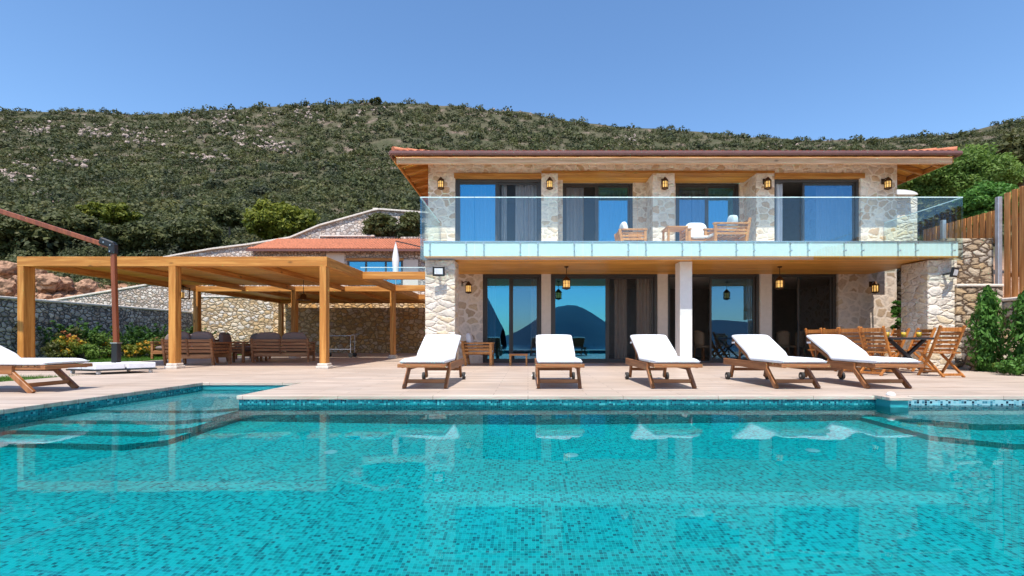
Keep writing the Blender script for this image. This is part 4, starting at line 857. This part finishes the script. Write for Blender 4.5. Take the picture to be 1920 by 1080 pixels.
# ------------------------------------------------------------ garden walls left
def wall_thing(name, label, mb_wall, mb_cap, ms, cat='wall'):
    t = thing(name, label, cat); mb_wall.build('wall', ms, t)
    if mb_cap: mb_cap.build('capping', M['cap'], t, .02)
    return t
wl_ = MB(); SXw = -16.9; ny = [(15.35, 16.05), (20.2, 20.7)]
ys = [6, 15.35, 16.05, 20.2, 20.7, 23.6]
for i in range(5):
    if i in (1, 3): wl_.box(SXw-.5, SXw-.3, ys[i], ys[i+1], -.3, 2.0); wl_.box(SXw-.3, SXw, ys[i], ys[i+1], 1.25, 2.0)
    else: wl_.box(SXw-.5, SXw, ys[i], ys[i+1], -.3, 2.0)
for y0, y1 in ny:                       # arched heads of the two niches
    n = 8; c = (y0+y1)/2; r = (y1-y0)/2
    for s in (-1, 1):
        poly = [(c+s*r, 1.25-r), (c+s*r, 1.25), (c, 1.25)]+[(c+s*r*math.sin(k/n*math.pi/2), 1.25-r+r*math.cos(k/n*math.pi/2)) for k in range(1, n)]
        vs = [(SXw-.3, a, b_) for a, b_ in poly]+[(SXw-.003, a, b_) for a, b_ in poly]; q = len(poly)
        wl_.add(vs, [tuple(range(q)), tuple(range(2*q-1, q-1, -1))]+[(k, (k+1) % q, (k+1) % q+q, k+q) for k in range(q)])
wall_thing('garden_wall', 'shaded grey rubble garden wall with arched niches and pale capping', wl_, MB().box(SXw-.55, SXw+.05, 6, 23.55, 2.0, 2.09), M['side_stone'])
wall_thing('stone_wall', 'sunlit pale golden rubble wall left of the shaded lounge', MB().box(-16.9, -12.8, 23.6, 24.1, -.3, 2.8), MB().box(-16.95, -12.8, 23.56, 24.15, 2.8, 2.88), M['gold_stone'])
wall_thing('stone_wall', 'rubble wall with warm bounce light painted in under the far end of the pergola', MB().box(-12.797, -3.0, 23.58, 24.1, -.3, 2.58), None, M['bounce_tinted_stone'])
rp = [(-34, 1.2), (-25.9, 2.68), (-20.6, 3.55), (-17.0, 4.5), (-13, 4.9)]
m = MB(); m.prism([(-34, -.4)]+rp+[(-13, -.4)], 25.2, 25.8); c_ = MB()
for a, b_ in zip(rp[:-1], rp[1:]): c_.bar((a[0], 25.5, a[1]+.04), (b_[0], 25.5, b_[1]+.04), .7, .1)
wall_thing('ramp_wall', 'pinkish rubble wall rising to the right behind the garden', m, c_, M['ramp_stone'])
gp = [(300, 486), (330, 480), (400, 468), (465, 460), (545, 447), (600, 424), (700, 396), (712, 394), (790, 400), (900, 406)]
gw = [(X(a, 39), Z(b_, 39)) for a, b_ in gp]; m = MB(); m.prism([(gw[0][0], 3)]+gw+[(gw[-1][0], 3)], 39, 39.6); c_ = MB()
for a, b_ in zip(gw[:-1], gw[1:]): c_.bar((a[0], 39.25, a[1]+.05), (b_[0], 39.25, b_[1]+.05), .9, .14)
gt = wall_thing('sloping_stone_wall', 'high stone faced slope wall with pale sloping crest behind the red roof', m, c_, M['gravel_stone'])
MB().box(X(704, 39.2)-.2, X(704, 39.2)+.2, 39.1, 39.5, Z(395, 39), Z(389, 39)).build('finial', M['cap'], gt)
wall_thing('terrace_wall', 'low light stone terrace wall just above the red roof', MB().box(X(600, 36.5), -5, 36.5, 38.5, 3, Z(444, 36.5)), MB().box(X(600, 36.5), X(703, 36.5), 36.4, 37.0, Z(444, 36.5), Z(441, 36.5)), M['side_stone'])
# guest house
gh = thing('guest_house', 'small stone house with red tiled roof beyond the pergola', 'house')
GHY = 30.6; x0, x1 = X(470, GHY), X(850, GHY); zt = Z(468, GHY)
MB().box(x0, x1, GHY, 35, 3, zt).build('wall', M['ramp_stone'], gh); MB().box(X(612, GHY), X(646, GHY), GHY-.03, GHY-.001, 3.5, Z(474, GHY)).build('wall_panel', M['plaster'], gh); MB().box(X(756, GHY), X(784, GHY), GHY-.03, GHY-.001, 3.5, Z(487, GHY)).build('wall_panel', M['plaster'], gh)
m = MB(); m.add([(X(463, 30), 30, Z(467, 30)), (X(850, 30), 30, Z(467, 30)), (X(850, 33), 33, Z(449, 33)), (X(520, 33), 33, Z(449, 33)), (X(463, 30), 36.4, Z(467, 30)), (X(850, 30), 36.4, Z(467, 30))], [(0, 1, 2, 3), (3, 2, 5, 4), (0, 3, 4)]); rf = m.build('roof', M['terracotta'], gh)
m = MB()
for i in range(75): xx = X(463, 30)+.05+i*.178; a = min(1, max(0, (xx-X(463, 30))/(X(520, 33)-X(463, 30)))); m.tube([(xx, 30, Z(467, 30)+.02), (xx, 30+3*a, Z(467, 30)+(Z(449, 33)-Z(467, 30))*a+.02)], .06, 6)
m.build('roof_tiles', M['terracotta'], rf)
MB().box(X(462, 30), X(850, 30), 29.93, 30.02, Z(467, 30)-.14, Z(467, 30)).build('gutter', M['gutter'], gh)
wd_ = MB().box(X(652, GHY), X(755, GHY), GHY-.04, GHY-.002, 4.2, Z(489, GHY)).build('window', M['bronze'], gh)
for a, c in ((656, 685), (689, 722), (726, 752)): MB().box(X(a, GHY), X(c, GHY), GHY-.06, GHY-.041, 4.3, Z(491.5, GHY)).build('pane', M['pane'], wd_)
m = MB(); m.box(X(650, GHY), X(757, GHY), GHY-.08, GHY-.001, Z(488.8, GHY), Z(484, GHY)); m.build('lintel', M['pine_x'], gh)
t = thing('glass_balustrade', 'thin glass balustrade in front of the small red roofed house', 'balustrade')
MB().box(X(676, 28), X(800, 28), 28, 28.02, 3.6, Z(502, 28)).build('glass_panel', M['rail_glass'], t); MB().box(X(676, 28), X(800, 28), 27.98, 28.04, Z(502, 28)+.002, Z(500.8, 28)).build('handrail', M['glass_edge'], t)
t = thing('closed_parasol', 'white parasol folded shut on its pole by the small house', 'parasol', (X(742, 29), 29, 3.4))
MB().tube([(0, 0, 0), (0, 0, Z(454, 29)-3.4)], .03, 8).build('pole', M['steel'], t)
zz = Z(520, 29)-3.4; zt2 = Z(457, 29)-3.4
m = MB(); n = 16; vs = []; fs = []
for j, (fr_, r) in enumerate([(0, .2), (.12, .17), (.3, .19), (.55, .22), (.8, .13), (1, .04)]):
    for k in range(n): a = 6.283*k/n; q = r*(1 if k % 2 else .72); vs.append((q*math.cos(a), q*math.sin(a), zz+(zt2-zz)*fr_))
for j in range(5):
    for k in range(n): fs.append((j*n+k, j*n+(k+1) % n, (j+1)*n+(k+1) % n, (j+1)*n+k))
m.add(vs, fs, True); m.build('canopy', M['parasol_cloth'], t)
MB().bar((0, 0, Z(452, 29)-3.4), (2.2, .1, Z(467, 29)-3.4), .06, .06).build('arm', M['black_metal'], t)
MB().box(-.35, .35, -.35, .35, 0, .35).build('base', M['white_block'], t, .02)

# ------------------------------------------------------------ right side: walls, fence
wall_thing('retaining_wall', 'tall rough tan stone retaining wall beside the right end of the balcony', MB().box(10.26, 11.5, 11.6, 12.0, -.3, 3.2).box(11.15, 11.5, 12.0, 16, -.3, 3.2), None, M['rough_stone'])
wall_thing('step_wall', 'lower stepped rough stone wall under the tall retaining wall', MB().box(10.18, 11.28, 11.15, 11.598, -.3, 1.95).box(10.3, 11.28, 10.6, 11.148, -.3, .95), MB().box(10.18, 11.3, 11.12, 11.58, 1.95, 2.02), M['rough_stone'])
wall_thing('planter_wall', 'stone garden wall carrying the tall slatted fence', MB().box(11.3, 11.9, 4, 11.59, -.3, 1.6), MB().box(11.25, 11.95, 4, 11.6, 1.6, 1.68), M['rough_stone'])
wall_thing('stair_wall', 'pale stone wall seen through the balcony glass right of the villa', MB().box(X(1681, 15.5), X(1720, 15.5), 15.5, 19, -.3, Z(369, 15.5)), None, M['pillar_stone'])
m = MB(); n = 10; cx_ = X(1676, 15.4); hw = X(1712, 15.4)-cx_
poly = [(cx_+hw*math.sin(-1.57+3.14*k/n), Z(368, 15.4)+.16*math.cos(-1.57+3.14*k/n)) for k in range(n+1)]
m.prism(poly, 15.2, 16.6); o = m.build('vault_cap', M['white_plaster']); tag(o, 'small cream vaulted cap on the stone beside the villa corner', 'cap')
fn = thing('slatted_fence', 'tall brown slatted timber fence at the right edge', 'fence')
FX = 11.55
MB().box(FX-.1, FX+.0, 11.42, 11.52, 1.5, Z(368, 11.4)).build('fence_post', M['galv'], fn, .01); 
for i in range(98):
    y = 11.38-i*.088; s = i % 2
    if y < 2.9: break
    zt = 4.22+.05*math.sin(i*.3)
    MB().box(FX+(.0 if s else .03), FX+(.028 if s else .058), y-.04, y+.04, 1.72, zt+(.0 if s else .03)).build('slat', M['fence'], fn, .004)
MB().box(FX+.075, FX+.115, 2.9, 11.4, 2.2, 2.3).box(FX+.075, FX+.115, 2.9, 11.4, 3.6, 3.7).build('rail', M['fence'], fn)
f2 = thing('stepped_fence', 'lower stretch of brown slatted fence stepping down behind the balcony glass', 'fence')
MB().box(FX-.1, FX, 12.95, 13.05, 2.9, 4.0).build('fence_post', M['galv'], f2, .01)
for i in range(24):
    y = 11.65+i*.088; s = i % 2; MB().box(FX+(.0 if s else .03), FX+(.028 if s else .058), y-.04, y+.04, 3.1, 3.9).build('slat', M['fence'], f2, .004)
for i in range(24):
    y = 13.1+i*.088; s = i % 2; MB().box(FX+(.0 if s else .03), FX+(.028 if s else .058), y-.04, y+.04, 2.9, 3.55).build('slat', M['fence'], f2, .004)
MB().box(FX+.075, FX+.115, 11.6, 15.2, 3.3, 3.38).build('rail', M['fence'], f2)

# ------------------------------------------------------------ planting
def conifer(loc, h, r, lab, nl=3600):
    t = thing('conifer', lab, 'shrub', loc, 0, 'columnar conifers on the right'); z = rng.uniform(0, 1, nl); a = rng.uniform(0, 6.283, nl)
    prof = np.interp(z, [0, .1, .35, .7, .92, 1], [.55, .9, 1, .8, .4, .05])*r*(1+.22*np.sin(a*3+z*22)+.15*np.sin(a*5-z*37))
    q = prof*rng.uniform(.25, 1.2, nl); c = np.stack([q*np.cos(a), q*np.sin(a), .05+z*h], -1); nn = np.stack([np.cos(a), np.sin(a), np.full(nl, .6)], -1)
    v, f = leaves(c, nn, .048, .75, 2.6, np.array([0, 0, 1.0])); npmesh('foliage', v, f, M['cypress_leaf'], t); MB().tube([(0, 0, -.2), (0, 0, h*.8)], [.05, .015]).build('trunk', M['bark'], t)
conifer((X(1852, 10.3), 10.3, -.05), 1.85, .27, 'green bushy conifer between the terrace and the stepped stone wall')
conifer((X(1928, 9.6), 9.6, -.05), 1.75, .28, 'green conifer cut by the right edge of the frame')
def shrublet(name, loc, r, h, lab, lm, n=700, size=.05, group=None, cat='plant', fl=None):
    t = thing(name, lab, cat, loc, 0, group); v, f = crown((0, 0, h*.55), (r, r, h*.5), max(6, n//60), 60, size, .5); npmesh('foliage', v, f, lm, t)
    m = MB(); 
    for k in range(4): a = k*1.57+.4; m.tube([(0, 0, -.1), (r*.3*math.cos(a), r*.3*math.sin(a), h*.5)], [.012, .005], 5)
    m.build('stem', M['bark'], t)
    if fl:
        v, f = crown((0, 0, h*.6), (r*1.05, r*1.05, h*.5), 16, 14, size*1.1, .25); npmesh('blossom', v, f, fl, t)
    return t
shrublet('leafy_plant', (X(1872, 9.7), 9.7, -.05), .16, .28, 'small light green plant at the foot of the conifer', M['bright_leaf'], 400, .045)
shrublet('leafy_plant', (X(1908, 9.2), 9.2, -.05), .3, .45, 'low green plant at the right edge beneath the cut off conifer', M['cypress_leaf'], 800, .05)
o = shrublet('climbing_plant', (X(1684, 13.2), 13.2, 0), .12, 2.1, 'thin climbing plant in the gap left of the right pillar', M['cypress_leaf'], 1200, .06)
def frond_plant(loc, h, nf, lab, group, spread=.5):
    t = thing('palm_plant', lab, 'plant', loc, random.random()*6, group); parts = []
    for k in range(nf):
        a = 6.283*k/nf+random.uniform(-.3, .3); el = random.uniform(.35, 1.0); L = h*random.uniform(.8, 1.15)
        s = np.linspace(0.1, 1, 26); px_ = np.stack([np.cos(a)*s*L*spread*el, np.sin(a)*s*L*spread*el, s*L*(1-.35*el*s)], -1)
        for side in (-1, 1):
            tan = np.array([-math.sin(a)*side, math.cos(a)*side, .25]); c = px_+tan*.05*h*np.sin(s*3.0)[:, None]
            parts.append(leaves(c, np.array([[0, 0, 1.0]]).repeat(26, 0), .05*h*1.2, .45, 1.9))
    v, f = join(parts); npmesh('fronds', v, f, M['palm_leaf'], t); MB().tube([(0, 0, -.15), (0, 0, .35*h)], [.05, .03]).build('stem', M['bark'], t)
GP = 'feathery green plants along the grey garden wall'
for k, (a, dd, h, lab) in enumerate([(93, 16.6, 1.35, 'feathery plant right of the arched niche in the grey wall'), (140, 17.2, 1.6, 'tall feathery plant with an orange flowering shrub at its foot'), (168, 17.6, 1.45, 'feathery plant midway between the wide post and the parasol mast'), (240, 18.6, 1.5, 'feathery plant just right of the parasol mast'), (262, 19.6, 1.45, 'feathery plant before the second small niche'), (292, 20.2, 1.5, 'feathery plant left of the middle pergola post'), (340, 21.4, 1.4, 'dark green plant seen behind the sofa right of the middle pergola post'), (372, 22.4, 1.6, 'narrow plant at the corner of the sunlit golden wall')]):
    frond_plant((X(a, dd), dd, -.05), h, 13, lab, GP)
for k, (a, dd, r, h, lm, fl_, lab) in enumerate([(128, 16.2, .45, .8, 'yellow_leaf', 'yellow_flower', 'bushy plant with yellow blossoms left of the parasol mast'), (133, 16.9, .35, 1.2, 'dark_leaf', 'red_flower', 'bush with orange red blossoms near the wide post'), (108, 16.0, .4, .6, 'dark_leaf', None, 'low dark bush beneath the arched niche'), (188, 17.4, .45, .9, 'bright_leaf', None, 'loose green bush against the grey garden wall'), (205, 18.0, .4, .7, 'yellow_leaf', 'yellow_flower', 'small yellow flowering bush close to the mast'), (252, 18.2, .4, .6, 'yellow_leaf', 'yellow_flower', 'yellow flowering bush beneath the second niche'), (280, 19.0, .45, .75, 'bright_leaf', 'yellow_flower', 'green bush with a few yellow flowers left of the post'), (302, 19.6, .4, .9, 'dark_leaf', 'red_flower', 'dark bush touching the middle post on its left'), (160, 16.4, .35, .55, 'bright_leaf', None, 'low bright green bush by the lawn edge')]):
    shrublet('garden_bush', (X(a, dd), dd, -.05), r, h, lab, M[lm], 900, .06, None, 'bush', M[fl_] if fl_ else None)
# trees
def gz(x_, y_): return hill_z(x_, y_)
def hilltree(px_, py_, d, w_px, h_px, lab, lm, nclump=60, nleaf=110, size=.28, cr=.4, nm='tree', cat='tree', grp=None):
    c = P(px_, py_, d); r = w_px/2/880*d; rzz = h_px/2/880*d; b0 = min(hill_z(c.x, d), c.z-rzz*.6)
    return tree(nm, lab, cat, (c.x, d, b0), c, (r, r*.8, rzz), nclump, nleaf, size, lm, grp, .16, cr)
GT = 'round trees at the foot of the hill'
hilltree(527, 418, 52, 130, 70, 'big round sunlit tree left of the sloping stone wall', M['yellow_leaf'], 90, 140, .3, grp=GT)
hilltree(205, 400, 62, 95, 36, 'bright yellow green tree above the pergola at left', M['yellow_leaf'], 60, 90, .32, grp=GT)
hilltree(365, 442, 50, 90, 52, 'olive green tree right of the parasol joint', M['dark_leaf'], 60, 110, .28, grp=GT)
hilltree(120, 430, 52, 120, 60, 'dark tree behind the red brown parasol arm', M['dark_leaf'], 70, 110, .3, grp=GT)
hilltree(30, 440, 50, 110, 60, 'dark green tree at the left edge under the arm', M['dark_leaf'], 70, 110, .3, grp=GT)
hilltree(255, 445, 50, 110, 50, 'low green tree over the parasol joint', M['dark_leaf'], 60, 110, .28, grp=GT)
hilltree(430, 405, 60, 70, 36, 'dull green tree just left of the big round tree', M['dark_leaf'], 50, 90, .28, grp=GT)
hilltree(706, 190, 296, 26, 12, 'lone dark tree on the crest of the hill', M['dark_leaf'], 20, 50, .9)
hilltree(716, 426, 37.3, 62, 56, 'dense shrub behind the red roof before the stone slope', M['dark_leaf'], 50, 110, .2, nm='shrub', cat='shrub')
hilltree(772, 424, 37.6, 46, 50, 'dark shrub next to the balcony glass at left', M['dark_leaf'], 40, 100, .2, nm='shrub', cat='shrub')
hilltree(742, 438, 37.0, 50, 30, 'low greyish shrub between two darker ones', M['olive_leaf'], 30, 90, .18, nm='shrub', cat='shrub')
def bigtree(px_, py_, d, w_px, h_px, lab, lm, n1, n2, size, cr=.38):
    c = P(px_, py_, d); r = w_px/2/880*d; rzz = h_px/2/880*d
    return tree('tree', lab, 'tree', (c.x, d, -.3), c, (r, r*.8, rzz), n1, n2, size, lm, None, .22, cr)
bigtree(1790, 345, 21, 190, 120, 'large bright green tree behind the right end of the roof', M['bright_leaf'], 190, 330, .085, .3)
bigtree(1850, 385, 18, 110, 70, 'vivid green bush rising behind the slatted fence', M['cypress_leaf'], 90, 240, .085)
bigtree(1915, 300, 30, 90, 110, 'dull olive tree at the right edge above the fence', M['dark_leaf'], 70, 130, .22)
bigtree(1740, 410, 19, 90, 60, 'dark tree seen through the right corner of the balcony glass', M['dark_leaf'], 50, 110, .16)
# boulders on the bank at the left
GB = 'reddish boulders on the bank at the left'
for k, (a, b_, dd, r, lab) in enumerate([(8, 540, 26.9, 0.54, 'reddish boulder at the left edge above the garden wall'), (92, 530, 27.6, 0.61, 'jagged red brown boulder right of the wide pergola post'), (162, 538, 27.2, .42, 'round orange boulder lying on the ramp wall bank'), (122, 533, 28.4, 0.43, 'broken boulder beside the jagged one'), (14, 505, 29.5, 0.58, 'pale weathered boulder high on the bank'), (66, 512, 29.5, .5, 'small pale boulder behind the wide post'), (38, 528, 28, 0.40, 'dark cleft boulder low on the bank')]):
    c = P(a, b_, dd); m = MB(); rock_mesh(m, (0, 0, 0), r, k*3.1+2, .85); o = m.build('boulder', M['rock']); o.location = c; tag(o, lab, 'boulder', GB)
m = MB()
for k in range(230):
    a = random.uniform(-60, 200); dd = random.uniform(26.6, 34); c = Vector((X(a, dd), dd, float(hz(np.array(a), np.array(dd)))+.02)); rock_mesh(m, c, random.uniform(.1, .42)*random.uniform(.6, 1.2), k*1.7+5, .85)
stuff(m.build('bank_rubble', M['rock']))
nb = 330; a_ = rng.uniform(-80, 330, nb); dd_ = 27.5+21*rng.uniform(0, 1, nb)**.6; parts = []
for a, dd in zip(a_, dd_):
    r0 = rng.uniform(.5, 1.1)*min(1, .35+(dd-27)*.08); q = rng.normal(0, 1, (150, 3)); q[:, 2] = abs(q[:, 2])-.1; q /= np.linalg.norm(q, axis=1, keepdims=True)
    parts.append(leaves(np.array([X(a, dd), dd, float(hz(np.array(a), np.array(dd)))])+q*r0*rng.uniform(.7, 1.1, (150, 1)), q, r0*.22, .5, 1.2))
v, f = join(parts); stuff(npmesh('bank_scrub', v, f, M['olive_leaf']))
